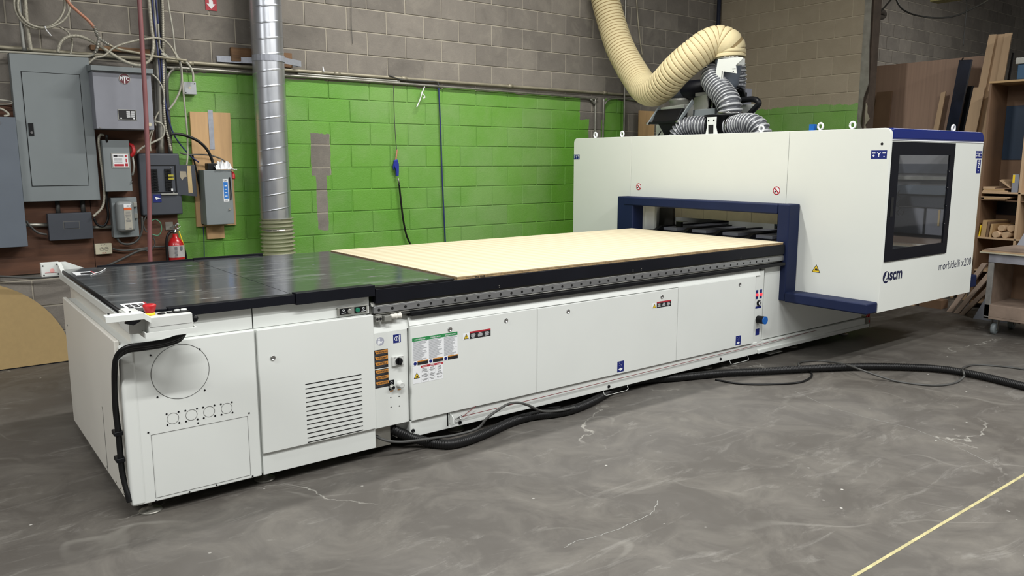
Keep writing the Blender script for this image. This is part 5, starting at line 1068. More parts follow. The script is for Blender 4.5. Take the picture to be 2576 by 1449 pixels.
cpart(MB().tube([(1.69, 6.765, .985), (1.655, 6.76, .975), (1.632, 6.755, .93), (1.625, 6.75, .84), (1.625, 6.75, .70), (1.63, 6.75, .55)], .011, 10), 'hose', M['rubber'], e); cpart(MB().prism([(1.728, 6.755, .985), (1.734, 6.755, .985), (1.765, 6.755, .86), (1.757, 6.755, .86)], (0, .003, 0)), 'yellow_tag', M['yellow'], e)
o = MB().box(1.655, 1.715, 6.868, 6.8745, .99, 1.055).build('wall_bracket', M['zinc'], bevel=.001); tag(o, 'small shiny metal bracket above the fire extinguisher', 'bracket')
# exit notice
p0 = aty(515, -18, 6.89); p1 = aty(546, 28, 6.89)
o = MB().box(p0.x, p1.x, 6.890, 6.8935, p1.z, p0.z).build('exit_notice', M['redstk'], bevel=.0); tag(o, 'small red notice with a white down arrow at the top edge', 'sign')
xm = (p0.x + p1.x) / 2; z_ = p1.z
cpart(MB().prism([(xm, 6.8895, z_ + .012), (xm + .036, 6.8895, z_ + .052), (xm + .016, 6.8895, z_ + .052), (xm + .016, 6.8895, z_ + .13), (xm - .016, 6.8895, z_ + .13), (xm - .016, 6.8895, z_ + .052), (xm - .036, 6.8895, z_ + .052)], (0, -.0006, 0)), 'white_arrow', M['paper'], o)
cpart(text_mesh(MB(), 'FIRE', (xm + .008, 6.888, z_ + .120), (0, 0, -1), (1, 0, 0), .026, 1.0, .0004, 'LEFT', .02), 'lettering', M['redstk'], o)
# ---- spiral duct, clear hose, strap and timber
DX, DY, DR = 2.70, 6.66, .130
e = empty('exhaust_duct', (DX, DY, 0), 'shiny spiral metal duct standing before the green wall', 'duct')
d0 = aty(694, 552, DY).z
mb = MB(); seg = 48; pitch = .128; sub = 32; nz = int((5.0 - d0) / pitch * sub); vs = []
xb0 = aty(694, 552, DY).x; xt0 = aty(667, 0, DY)
lean = (xt0.x - xb0) / (xt0.z - d0)
for i in range(nz + 1):
    z = d0 + (5.0 - d0) * i / nz
    for j in range(seg):
        an = 2 * PI * j / seg; ph = ((i / sub) - j / seg) % 1.0; rr = DR + (.0026 if ph < 1.2 / sub else 0)
        vs.append((xb0 + lean * (z - d0) + rr * math.cos(an), DY + rr * math.sin(an), z))
mb.add(vs, [(i * seg + j, i * seg + (j + 1) % seg, (i + 1) * seg + (j + 1) % seg, (i + 1) * seg + j) for i in range(nz) for j in range(seg)], True)
cpart(mb, 'duct_pipe', M['duct'], e)
cpart(MB().tube([(xb0 + .005, DY, d0 + .012), (xb0 + .01, DY, d0 - .3), (xb0 + .02, DY, .02)], DR + .008, 32, 6, .034, .022, 1.3), 'clear_hose', M['clearhose'], e, 'clear ribbed plastic hose')
cpart(MB().lathe((xb0, DY, d0 - .10), (0, 0, 1), [(0, DR + .010), (.012, DR + .013), (.02, DR + .010)], 32), 'hose_band', M['chrome'], e)
zs = aty(690, 150, DY).z
mb = MB()
pts = []
for k in range(13):
    an = PI + PI * k / 12; pts.append((xb0 + lean * (zs - d0) + (DR + .006) * math.cos(an), DY + (DR + .006) * math.sin(an)))
pts = [(aty(545, 148, 6.885).x, 6.884), (2.36, 6.855), (2.50, 6.80)] + pts + [(2.86, 6.80), (aty(735, 155, 6.85).x, 6.845)]
for a, b in zip(pts, pts[1:]):
    mb.hexa([(a[0], a[1], zs - .025), (b[0], b[1], zs - .025), (b[0], b[1] - .0015, zs - .025), (a[0], a[1] - .0015, zs - .025)][::-1], [(a[0], a[1], zs + .025), (b[0], b[1], zs + .025), (b[0], b[1] - .0015, zs + .025), (a[0], a[1] - .0015, zs + .025)][::-1])
o = mb.build('metal_strap', M['tape']); tag(o, 'silver strap holding the spiral duct to two timber blocks', 'strap')
for (a, b, c, d_), lb_ in (((581, 118, 640, 158), 'old timber block left of the spiral duct'), ((712, 132, 736, 171), 'old timber block right of the spiral duct'), ((227, 112, 378, 136), 'old timber batten above the transformer cabinet')):
    p = aty(a, b, 6.855); q = aty(c, d_, 6.855); o = MB().box(p.x, q.x, 6.855, YW - .0075, q.z, p.z).build('timber_block', M['oldwood'], bevel=.003); tag(o, lb_, 'timber')
# ---- conduits
zA = 2.345; zB = 2.290
def cond(name, label, P, r_, m=M['beigepipe'], cat='conduit', group=None):
    o = MB().tube(P, r_, 10, 5).build(name, m); tag(o, label, cat, group); return o
o = cond('conduit', 'long upper conduit running along the whole wall above the green paint', [(-1.0, 6.872, zA + .03), (1.0, 6.872, zA + .012), (2.6, 6.872, zA), (7.4, 6.872, zA - .005), (8.6, 6.872, zA)], .015)
for x in (1.9, 3.2, 3.9, 5.2, 6.6): cpart(MB().cyl((x, 6.872, zA - .002), (x + .06, 6.872, zA - .002), .019, 12), 'coupling', M['beigepipe'], o)
cond('conduit', 'lower conduit bending down into the breaker panel and behind the gantry', [(1.735, 6.865, 1.60), (1.738, 6.865, 1.9), (1.742, 6.865, 2.15), (1.76, 6.865, 2.24), (1.81, 6.865, 2.288), (1.90, 6.865, 2.298), (4.0, 6.865, 2.293), (6.30, 6.865, 2.272), (6.40, 6.865, 2.255), (6.46, 6.865, 2.20), (6.475, 6.865, 2.10), (6.49, 6.865, .02)], .0125, M['zinc'])
cond('conduit', 'conduit bending to the right beside the ivory hose', [(6.605, 6.865, .02), (6.605, 6.865, 2.10), (6.62, 6.865, 2.20), (6.68, 6.865, 2.262), (6.78, 6.865, 2.285), (6.95, 6.865, 2.29), (7.35, 6.865, 2.27)], .0125, M['zinc'])
cond('conduit', 'upright thin conduit passing behind the ivory hose', [(6.96, 6.85, .02), (6.93, 6.85, 2.5), (6.90, 6.85, 4.9)], .012, M['zinc'])
o = cond('conduit', 'thin middle conduit hugging the upper one', [(2.85, 6.868, 2.318), (3.8, 6.868, 2.313), (3.84, 6.868, 2.314)], .009, M['alu'])
def px(pts, Y): return [tuple(aty(p[0], p[1], p[2] if len(p) > 2 else Y)) for p in pts]
cond('conduit', 'thickest upright conduit left of the breaker panel feed', px([(386, -40), (395, 120), (402, 250), (405, 386)], 6.84), .026, M['zinc'])
cond('conduit', 'dark upright conduit feeding the breaker panel', px([(398, -40), (410, 120), (424, 300), (429, 386)], 6.84), .017, M['greycable'])
cond('conduit', 'thick upright conduit behind the transformer edge', px([(392, 140), (398, 300), (401, 400)], 6.865), .024, M['zinc'])
cond('conduit', 'slim upright conduit beside the blue cable', px([(413, 110), (419, 260), (427, 386)], 6.86), .010, M['beigepipe'])
cond('conduit', 'bright short conduit entering the top of the tallest panel', px([(46, -40), (54, 60), (62, 128)], 6.82), .016, M['alu'])
# ---- armoured and sheathed cables
def cable(label, pts, r_, m, Y=6.8, rib=0, amp=0, name='cable', cat='cable', group=None, seg=8):
    return wtube(name, label, cat, pts, r_, m, Y, group, seg, rib, amp)
AR = M['armour']
cable('armoured cable arching over the tallest panel and dipping to the transformer hood', [(146, 132), (150, 112), (165, 95), (192, 90), (220, 98), (250, 115), (285, 138), (315, 155), (345, 164), (365, 160), (380, 145), (386, 110), (380, 60), (372, -30)], .0125, AR, 6.78, .009, .0018)
cable('armoured cable dropping into the tallest panel from the coil', [(62, -20), (66, 40), (72, 90), (78, 126)], .014, AR, 6.79, .009, .0018)
cable('thin armoured cable with a small hook shape above the tallest panel', [(150, 68), (168, 78), (178, 92), (182, 105), (180, 125), (177, 136)], .007, AR, 6.82, .008, .0012)
rc = []
e = empty('cable_coil', tuple(aty(105, 30, 6.76)), 'loose coil of armoured cable hanging above the tallest panel', 'cable coil')
for k, (dx, dy, rx_, ry_) in enumerate(((0, 0, 60, 62), (-3, -2, 64, 66), (8, 4, 66, 58))):
    P = [tuple(aty(103 + dx + rx_ * math.cos(a * PI / 14), 8 + dy + ry_ * math.sin(a * PI / 14), 6.77 - .012 * k)) for a in range(29)]
    cpart(MB().tube(P, .0085, 8, 2, .008, .0015), 'cable_turn', AR, e)
cpart(MB().tube(px([(113, 66), (117, 76), (124, 84), (129, 90)], 6.74), .004, 6), 'cable_tie', M['paper'], e)
cable('orange air hose coming down from the upper left to brass fittings', [(150, -40), (172, 5), (195, 28), (215, 45), (228, 58), (237, 70)], .011, M['orangehose'], 6.74, name='air_hose', cat='hose')
e = empty('hose_fitting', tuple(aty(245, 95, 6.74)), 'metal hose fittings below the orange air hose', 'fitting')
cpart(MB().tube(px([(236, 66), (243, 84), (250, 98)], 6.74), .012, 10, rib=.022, amp=.006), 'coupler', M['zinc'], e); cpart(MB().tube(px([(250, 97), (262, 105), (275, 113)], 6.74), .011, 10, rib=.022, amp=.005), 'coupler', M['zinc'], e); cpart(MB().tube(px([(249, 98), (246, 110), (244, 122), (238, 133)], 6.74), .011, 10, rib=.022, amp=.005), 'coupler', M['zinc'], e)
cable('pale rubber hose from the fittings passing behind the rose hose', [(272, 112), (300, 124), (340, 132), (380, 140), (420, 146), (470, 152)], .010, M['beigepipe'], 6.78, name='air_hose', cat='hose')
cable('pale hose curling from the fittings over the tallest panel', [(242, 128), (232, 138), (210, 141), (120, 136), (0, 130), (-60, 136)], .008, M['cable'], 6.76)
cable('pale cable rising from the tallest panel corner to the conduit bundle', [(222, 160), (240, 145), (262, 140), (290, 118), (330, 105), (380, 96), (405, 98), (425, 112), (440, 135), (445, 145)], .0085, AR, 6.77, .008, .0015)
cable('pale cable crossing from the conduits to the white junction box', [(405, 135), (425, 145), (450, 148), (470, 158), (482, 175), (486, 190), (486, 205)], .009, M['cable'], 6.80)
cable('pale cable looping from the conduits above the open breaker door', [(398, 60), (400, 100), (405, 125), (425, 143), (448, 148), (456, 180), (455, 220), (440, 255), (424, 276)], .008, M['cable'], 6.81)
cable('long thin pale cable hanging down to the open breaker door', [(418, -30), (425, 20), (435, 80), (441, 130), (455, 160), (460, 220), (466, 280), (471, 340), (472, 390), (469, 418)], .007, M['cable'], 6.80)
cable('blue cable running down beside the conduits into the green wall', [(389, -30), (398, 60), (405, 140), (412, 230), (422, 290), (436, 335), (455, 365), (480, 393), (500, 408)], .006, M['bluecable'], 6.81)
cable('black and blue cable strand at the top beside the conduit bundle', [(380, -30), (385, 30), (392, 90), (399, 150), (404, 215)], .006, M['bluecable'], 6.79)
cable('armoured cable running straight down between the conduits', [(407, -30), (410, 60), (411, 180), (414, 300), (424, 350), (431, 380)], .010, AR, 6.81, .014, .003)
cable('pale cable bowing out right of the transformer cabinet', [(376, 182), (395, 198), (408, 220), (413, 245), (411, 258)], .007, M['cable'], 6.79)
cable('pale cable looping from the transformer to the breaker panel', [(388, 305), (405, 310), (413, 325), (408, 345), (385, 358), (360, 370), (344, 384)], .008, M['cable'], 6.76)
cable('white twin cable below the transformer behind the rose hose', [(381, 326), (372, 352), (368, 378)], .006, AR, 6.72, .007, .001)
cable('second white cable below the transformer', [(386, 326), (378, 356), (379, 380)], .006, AR, 6.74, .007, .001)
cable('dull white cable bending out of the transformer bottom right', [(400, 280), (390, 300), (392, 316)], .006, AR, 6.80, .007, .001)
cable('thin cable bending from the breaker panel towards the plywood board', [(452, 384), (470, 389), (500, 389), (530, 391), (560, 402), (572, 416)], .006, M['greycable'], 6.80)
cable('thick black cable arching from the breaker panel to the blue-labelled switch', [(428, 338), (444, 337), (470, 342), (500, 356), (522, 378), (534, 405), (537, 426)], .012, M['rubber'], 6.76)
cable('black cable from the tall board running down behind the switch box', [(484, 388), (492, 420), (502, 470), (508, 520), (511, 566)], .007, M['rubber'], 6.845)
cable('thin blue cord hanging below the plywood board', [(511, 568), (513, 600), (514, 660)], .004, M['bluecable'], 6.87)
cable('grey cable from behind the transformer down to the wiring box', [(262, 340), (252, 340), (248, 355), (253, 400), (260, 455), (262, 500), (255, 525), (235, 544)], .0095, AR, 6.78, .008, .0015)
cable('black cable loop beside the domed disconnect', [(268, 340, 6.7), (270, 420), (268, 500), (272, 545), (262, 568), (245, 565), (236, 548)], .009, M['rubber'], 6.81)
cable('grey cable arcing beneath the domed disconnect to the breaker panel', [(294, 598), (305, 611), (325, 614), (345, 605), (357, 580), (357, 545)], .009, M['greycable'], 6.81)
cable('green earth wire loop below the breaker panel', [(380, 556), (392, 552), (404, 562), (406, 580), (398, 592), (383, 590)], .004, mat('green_wire', rgb(72, 130, 100), .5), 6.80)
cable('grey wire loop behind the rose hose below the breaker panel', [(369, 541), (361, 560), (366, 580), (372, 583), (384, 595), (390, 612), (383, 625), (368, 632)], .005, M['greycable'], 6.81)
cable('grey cable from the outlet towards the extinguisher', [(283, 626), (310, 630), (345, 627), (380, 622), (415, 620)], .007, M['greycable'], 6.83)
cable('thicker grey cable sloping from the extinguisher down to the left', [(385, 627), (350, 631), (300, 655), (262, 672), (235, 680), (200, 690)], .010, M['greycable'], 6.82)
cable('dark cable behind the right side of the extinguisher', [(455, 618), (464, 628), (468, 645), (470, 662)], .008, M['rubber'], 6.83)
cable('grey cable from the cut-off panel to the wiring box', [(66, 555), (75, 568), (95, 585), (118, 590)], .008, M['greycable'], 6.80)
cable('long grey cable sagging along the bottom of the plywood', [(-30, 694), (40, 697), (95, 699), (150, 694), (200, 684)], .009, M['greycable'], 6.80)
cable('two thin wires at the left edge above the cut-off panel', [(-40, 248), (24, 254), (23, 262), (-40, 262)], .005, M['cable'], 6.80)
cable('brown cable tangle above the cut-off panel', [(-20, 268), (8, 276), (22, 288), (10, 292)], .008, AR, 6.78, .008, .0015)
# rose hose hanging free in front of the panels
P = [tuple(aty(*q, 6.40)) for q in ((348, -60), (352, 20), (358, 120), (366, 260), (372, 400), (376, 530), (378, 655))]; P.append((P[-1][0], P[-1][1], .30))
o = MB().tube(P, .0165, 12, 5).build('air_hose', M['rose']); tag(o, 'straight rose-coloured hose hanging in front of the transformer', 'hose')
# thin wire ties on the duct support
for k_, (a, b) in enumerate((((812, 168), (815, 181)),)):
    o = MB().tube([tuple(aty(*a, 6.86)), tuple(aty(*b, 6.84))], .006, 6, curve=False).build('cable_tie', M['paper']); tag(o, 'white plastic tie on the conduit right of the duct', 'cable tie')
o = MB().tube(px([(1068, 218), (1062, 233), (1056, 252), (1048, 270)], 6.84), .006, 6); o.tube(px([(1060, 232), (1069, 244), (1064, 247)], 6.84), .005, 6)
o = o.build('cable_tie', M['paper']); tag(o, 'loose white string dangling from the conduit above the green wall', 'cable tie')
# air gun on its wire
e = empty('air_gun', tuple(aty(997, 430, 6.86)), 'blue air blow gun hanging on a wire from the conduit', 'air gun')
cpart(MB().tube(px([(990, 216), (992, 290), (995, 345), (998, 378)], 6.86), .0035, 6), 'hanging_wire', M['greycable'], e)
cpart(MB().tube(px([(999, 376), (997, 392), (995, 404)], 6.86), .008, 8), 'nozzle', M['orangehose'], e)
p = aty(996, 408, 6.855)
cpart(MB().prism([(p.x - .022, 6.845, p.z + .02), (p.x + .014, 6.845, p.z + .028), (p.x + .030, 6.845, p.z - .02), (p.x + .028, 6.845, p.z - .09), (p.x + .024, 6.845, p.z - .135), (p.x - .002, 6.845, p.z - .135), (p.x - .006, 6.845, p.z - .07), (p.x - .028, 6.845, p.z - .03)], (0, .024, 0)), 'gun_body', M['bluegun'], e, bevel=.006)
cpart(MB().tube([(p.x - .022, 6.857, p.z - .01), (p.x - .030, 6.857, p.z - .05), (p.x - .018, 6.857, p.z - .08)], .005, 8), 'trigger', M['bluegun'], e)
cpart(MB().tube(px([(1001, 448), (1004, 462)], 6.856), .008, 8, curve=False), 'hose_nipple', M['zinc'], e)
cpart(MB().tube(px([(1004, 462), (1008, 500), (1014, 550), (1022, 590), (1032, 614), (1045, 650), (1060, 700)], 6.856), .0095, 8), 'air_line', M['rubber'], e)
o = MB().tube([tuple(aty(1103, 211, 6.87)), tuple(aty(1108, 320, 6.87)), tuple(aty(1113, 460, 6.87)), tuple(aty(1120, 607, 6.87)), (aty(1120, 607, 6.87).x + .02, 6.87, .2)], .0075, 8).build('cable', M['bluecable']); tag(o, 'dark blue cable hanging straight down the green wall', 'cable')
cable('grey cable draped along the conduit to the dark blue cable', [(980, 190), (1010, 200), (1060, 204), (1098, 206), (1103, 214)], .006, M['greycable'], 6.85)
# thin pale wire high on the wall
cable('thin pale wire hanging beside the ivory hose', [(1600, -20), (1604, 40), (1610, 100), (1616, 140)], .009, M['beigepipe'], 6.80)
cable('thin string on the block wall above the conduit', [(884, -10), (884, 60), (887, 110)], .002, M['greycable'], 6.88)
# plank and dark pipe in the corner
a = aty(1609, 278, 6.80); b = aty(1646, 345, 6.80)
o = MB().box(a.x, b.x, 6.80, 6.82, 0.0, a.z).build('plank', M['ply'], bevel=.002); tag(o, 'plywood plank standing against the wall behind the monitor', 'plank')
o = MB().tube([(8.60, 6.82, .02), (8.60, 6.82, 4.98)], .026, 12, curve=False).build('pipe', mat('navy_pipe', rgb(26, 32, 50), .5)); tag(o, 'dark navy pipe rising in the corner of the block walls', 'pipe')
# half disc of board standing on the floor at the left
P = []
for k in range(33):
    an = PI * k / 32; P.append((.20 + .70 * math.cos(an), 6.862, .004 + .69 * math.sin(an)))
o = MB().prism(P, (0, .012, 0)).build('half_round_board', M['tan']); tag(o, 'tan half-round board leaning on the wall at the left', 'board')
cpart(MB().box(-.5, .90, 6.8605, 6.8625, .0, .008), 'dark_edge', M['black'], o)
# ================================================================ STORAGE CORNER AT THE RIGHT
def thing(mb, name, m, label, cat, bevel=.001, group=None):
    o = mb.build(name, m, bevel=bevel); return tag(o, label, cat, group)
# large veneered sheet standing across the storage room
thing(MB().box(9.60, 9.62, 3.95, 5.60, 0.0, 2.70), 'panel_sheet', M['mdfdark'], 'huge brown veneered sheet standing behind the gantry', 'board')
def lean(x, y0, y1, z1, dy, w_m, name, label, cat='board', dx=.35, th=.02, z0=0.0, bevel=.001):
    """a board whose face looks along -X, foot nearer, head tilted by dy along the row"""
    b = [(x - dx, y0, z0), (x - dx, y1, z0), (x - dx + th, y1, z0), (x - dx + th, y0, z0)]
    t_ = [(x, y0 + dy, z1), (x, y1 + dy, z1), (x + th, y1 + dy, z1), (x + th, y0 + dy, z1)]
    return thing(MB().hexa([b[0], b[3], b[2], b[1]], [t_[0], t_[3], t_[2], t_[1]]), name, w_m, label, cat, bevel)
def leanpx(x, tl, tr, bl, br, m, name, label, cat='board', th=.02):
    """board on the plane X=x through its four seen corners, carried down to the floor"""
    A, B, C_, D = (atx(*tl, x), atx(*tr, x), atx(*bl, x), atx(*br, x))
    def down(p, q): k = p.z / max(.01, p.z - q.z); return Vector((x, p.y + (q.y - p.y) * k, 0.0))
    E_, F = down(A, C_), down(B, D)
    return thing(MB().prism([A, B, F, E_], (th, 0, 0)), name, m, label, cat)
leanpx(9.50, (2206, 232), (2244, 229), (2192, 325), (2234, 325), M['mdfbrown'], 'offcut_board', 'brown offcut leaning at the left of the huge veneered sheet')
leanpx(9.48, (2186, 254), (2204, 254), (2184, 325), (2193, 325), M['mdfbrown'], 'offcut_board', 'dim brown board edge showing behind the torn wall end') if False else None
leanpx(9.50, (2367, 233), (2379, 230), (2348, 325), (2361, 325), M['woodpale'], 'lath', 'thin pale lath leaning on the veneered sheet', 'plank')
leanpx(9.38, (2413, 151), (2444, 150), (2380, 325), (2407, 328), M['blackboard'], 'black_beam', 'glossy black beam leaning upright behind the gantry', 'beam', .035)
tag(MB().tube([tuple(atx(2420, 152, 9.38)), tuple(atx(2421, 148, 9.38)), tuple(atx(2424, 146, 9.38))], .006, 6).build('hook', M['black']), 'tiny wire hook on top of the glossy black beam', 'hook')
leanpx(9.485, (2434, 217), (2449, 216), (2412, 328), (2425, 328), M['black'], 'black_board', 'matt black board behind the glossy black beam', 'board')
leanpx(9.30, (2449, 220), (2478, 219), (2426, 328), (2456, 329), M['woodpale'], 'short_board', 'short pinkish board in front of the tall pale boards', 'board')
leanpx(9.36, (2488, 87), (2506, 86), (2440, 325), (2460, 325), M['tallboard'], 'tall_board', 'leftmost of the three tall pale boards above the shelf', 'board')
leanpx(9.40, (2503, 87), (2530, 85), (2462, 325), (2482, 325), M['tallboard'], 'tall_board', 'middle of the three tall pale boards above the shelf', 'board')
leanpx(9.34, (2528, 84), (2546, 82), (2484, 325), (2504, 325), M['tallboard'], 'tall_board', 'rightmost of the three tall pale boards above the shelf', 'board')
leanpx(9.44, (2546, 132), (2550, 132), (2512, 325), (2519, 325), M['black'], 'black_board', 'thin black board edge right of the tall pale boards', 'board')
# bookcase
bx0, bxd = 8.9, .42
sh = empty('shelf_unit', (9.1, 2.9, 0), 'tall open wooden shelf unit behind the cart', 'shelf unit')
YL = 3.590; YR = 2.35
def sp_(mb, name, m, label=None, bevel=.0015): return cpart(mb, name, m, sh, label, bevel)
sp_(MB().box(bx0, bx0 + bxd, YL - .02, YL, 0, 2.345), 'side_board', M['mdfbrown']); sp_(MB().box(bx0, bx0 + bxd, 3.205, 3.228, 0, 2.345), 'divider', M['woodpale']); sp_(MB().box(bx0, bx0 + bxd, YR, YR + .02, 0, 2.345), 'side_board', M['mdfbrown'])
sp_(MB().box(bx0 - .012, bx0 + bxd, YR, YL + .003, 2.330, 2.350), 'top_board', M['mdf'])
for z in (1.215, .745, .40, .06): sp_(MB().box(bx0, bx0 + bxd, YR + .02, YL - .02, z, z + .018), 'shelf_board', M['woodpale'])
sp_(MB().box(bx0 + bxd - .012, bx0 + bxd, 3.228, YL - .02, .05, 2.33), 'back_board', M['mdfbrown']); sp_(MB().box(bx0 + bxd - .012, bx0 + bxd, YR + .02, 3.205, .05, 2.33), 'back_board', M['mdfbrown'])
sp_(MB().box(bx0 + bxd - .020, bx0 + bxd - .012, 3.235, YL - .025, 1.56, 2.12), 'blue_backing', M['darkblue'], 'dark blue board at the back of the top bay'); sp_(MB().box(bx0 + bxd - .020, bx0 + bxd - .012, 3.235, YL - .025, .98, 1.19), 'blue_backing', M['blackboard'])
# offcuts on the shelves
def sbox(y0, y1, z0, z1, label, m='woodpale', x0=bx0 + .01, x1=bx0 + .33, name='offcut'): return thing(MB().box(x0, x1, y0, y1, z0, z1), name, M[m], label, 'offcut')
sbox(3.33, 3.565, 1.2335, 1.249, 'lowest pale offcut on the upper shelf'); sbox(3.36, 3.56, 1.2495, 1.262, 'second pale offcut in the upper shelf pile', 'mdf'); sbox(3.30, 3.45, 1.2625, 1.275, 'short dark-edged offcut on top of the upper shelf pile', 'mdfbrown')
sbox(3.45, 3.565, 1.2625, 1.285, 'thick pale block at the left of the upper shelf pile', 'woodpale', name='block')
o = thing(MB().hexa([(bx0 + .02, 3.30, 1.276), (bx0 + .3, 3.30, 1.276), (bx0 + .3, 3.32, 1.276), (bx0 + .02, 3.32, 1.276)], [(bx0 + .02, 3.40, 1.362), (bx0 + .3, 3.40, 1.362), (bx0 + .3, 3.42, 1.350), (bx0 + .02, 3.42, 1.350)]), 'offcut', M['woodpale'], 'slanting pale offcut on the upper shelf beside the grey box', 'offcut')
o = thing(MB().box(bx0 + .005, bx0 + .10, 3.235, 3.295, 1.2335, 1.415), 'grey_box', M['panellav'], 'upright grey box with a yellow sticker on the upper shelf', 'box'); cpart(MB().box(bx0 + .003, bx0 + .0048, 3.272, 3.292, 1.33, 1.41), 'yellow_sticker', M['yellow'], o)
for k in range(5): sbox(3.30 + .02 * (k % 3), 3.57 - .03 * (k % 2), 1.185 - .0 - .012 * k - .012, 1.185 - .012 * k - .001, 'thin strip hanging in the rack under the upper shelf, %s from the top' % ('first', 'second', 'third', 'fourth', 'fifth')[k], ('woodpale', 'mdf', 'mdfbrown', 'woodpale', 'dusty')[k], bx0 - .01, bx0 + .30, 'strip') if k < 3 else None
for k in range(2): sp_(MB().box(bx0 + .02, bx0 + .30, YR + .02, YL - .02, 1.140 - .0, 1.148), 'rack_board', M['mdfbrown']) if k == 0 else None
for q in (('yellow marked board end standing at the left of the middle shelf', 3.555, 3.567, .12, 'yellow'), ('tallest brown offcut leaning in the middle shelf', 3.50, 3.545, .175, 'mdf'), ('brown offcut second from the left in the middle shelf', 3.475, 3.495, .16, 'mdfbrown'), ('small upright brown offcut in the middle shelf', 3.445, 3.465, .14, 'mdf')):
    thing(MB().hexa([(bx0 + .01, q[1], .7635), (bx0 + .3, q[1], .7635), (bx0 + .3, q[2], .7635), (bx0 + .01, q[2], .7635)], [(bx0 + .01, q[1] - .010, .7635 + q[3]), (bx0 + .3, q[1] - .10, .7635 + q[3]), (bx0 + .3, q[2] - .10, .7635 + q[3]), (bx0 + .01, q[2] - .010, .7635 + q[3])]), 'offcut', M[q[4]], q[0], 'offcut')
names = ['lower left pale log of the dowel pile', 'lower right pale log of the dowel pile', 'upper left pale log of the dowel pile', 'upper right pale log of the dowel pile']
for k, (y, z) in enumerate(((3.40, .7965), (3.318, .7965), (3.368, .862), (3.286, .862))):
    thing(MB().cyl((bx0 + .0 + .02 * k, y, z), (bx0 + .36, y - .02, z), .0325, 18), 'dowel', M['woodpale'], names[k], 'dowel', 0)
# things on top of the shelf unit
thing(MB().box(bx0 + .03, bx0 + .40, 2.45, 3.36, 2.352, 2.50), 'blue_bin', M['bluecrate'], 'blue plastic bin on top of the shelf unit', 'bin', .008)
thing(MB().box(bx0 + .02, bx0 + .41, 2.44, 3.38, 2.502, 2.565), 'grey_tray', M['alu'], 'flat grey tray on top of the blue bin', 'tray', .006)
mb = MB()
for k in range(8): mb.box(bx0 + .05, bx0 + .38, 2.60 + k * .1, 2.615 + k * .1, 2.575, 2.635)
for x in (bx0 + .05, bx0 + .36): mb.box(x, x + .02, 2.58, 3.32, 2.568, 2.582); mb.box(x, x + .02, 2.58, 3.32, 2.625, 2.638)
thing(mb, 'wire_basket', M['black'], 'black slatted basket on the grey tray', 'basket')
e = empty('machine_housing', (9.2, 2.8, 2.64), 'pinkish grey machine housing in the top right corner', 'machine')
cpart(MB().box(bx0 + .05, bx0 + .5, 2.45, 3.19, 2.64, 2.90), 'housing', M['dusty'], e, bevel=.01); cpart(MB().box(bx0 + .0, bx0 + .5, 2.45, 3.22, 2.965, 2.99), 'lid', M['alu'], e, bevel=.005); cpart(MB().box(bx0 + .03, bx0 + .05, 2.6, 3.10, 2.655, 2.668), 'slot_line', M['black'], e); cpart(MB().cyl((bx0 + .05, 3.09, 2.865), (bx0 + .035, 3.09, 2.865), .022, 14), 'knob', M['black'], e)
cpart(MB().box(bx0 + .12, bx0 + .45, 2.5, 3.1, 2.90, 2.965), 'neck', M['panelgrey'], e)
thing(MB().box(9.42, 9.60, 2.9, 3.42, 0.0, 2.74), 'grey_cabinet', M['panelblue'], 'tall grey cabinet standing behind the shelf unit', 'cabinet', .004)
thing(MB().box(10.8, 11.2, 1.2, 4.4, 0, 2.3), 'dark_cabinet', M['mdfbrown'], 'dim cabinet deep in the storage room', 'cabinet', .004) if False else None
# lumber leaning at the foot of the shelf unit
for k, (a, b) in enumerate((((2393, 786), 3.60), ((2411, 789), 3.50), ((2425, 793), 3.42))):
    f0 = atz(*a, 0.0)
    thing(MB().hexa([(f0.x, f0.y, 0), (f0.x + .04, f0.y, 0), (f0.x + .04, f0.y + .05, 0), (f0.x, f0.y + .05, 0)][::1], [(8.80, f0.y - .16 - .02 * k, .50 - .04 * k), (8.84, f0.y - .16 - .02 * k, .50 - .04 * k), (8.84, f0.y - .11 - .02 * k, .50 - .04 * k), (8.80, f0.y - .11 - .02 * k, .50 - .04 * k)]), 'stick', M['dusty'], ('leftmost', 'middle', 'rightmost')[k] + ' of three timber sticks leaning at the foot of the shelf unit', 'timber')
thing(MB().box(8.55, 8.70, 3.72, 3.95, 0, .09), 'wood_block', M['mdfbrown'], 'small wooden block on the floor under the gantry corner', 'block'); thing(MB().box(8.50, 8.66, 4.0, 4.35, 0, .05), 'wood_block', M['woodpale'], 'low pale wooden block on the floor behind the gantry', 'block')
# cart on casters
ct = empty('wooden_cart', (7.9, 2.3, 0), 'scuffed grey wooden cart on casters at the right edge', 'cart')
CX0, CX1, CY0, CY1 = 7.62, 8.16, 1.60, 2.945
def cp_(mb, name, m, label=None, bevel=.003): return cpart(mb, name, m, ct, label, bevel)
cp_(MB().box(CX0 + .02, CX1, CY1 - .02, CY1, .145, .715), 'side_board', M['dusty']); cp_(MB().box(CX0 + .02, CX1, CY0, CY0 + .02, .145, .715), 'side_board', M['dusty'])
cp_(MB().box(CX0, CX0 + .02, CY1 - .045, CY1, .145, .715), 'face_stile', mat('chipped_grey_paint', rgb(140, 138, 134), .7, 0, .3, 10)); cp_(MB().box(CX0 - .005, CX0 + .02, CY0, CY1, .655, .735), 'face_rail', M['cartrail'], 'chipped lilac-grey rail under the cart top')
cp_(MB().box(CX0, CX1, CY0, CY1, .145, .165), 'bottom_board', M['dusty']); cp_(MB().box(CX0, CX0 + .02, CY0, CY1, .165, .275), 'face_rail', M['dusty']); cp_(MB().box(CX1 - .02, CX1, CY0, CY1, .165, .715), 'back_board', M['mdfbrown'])
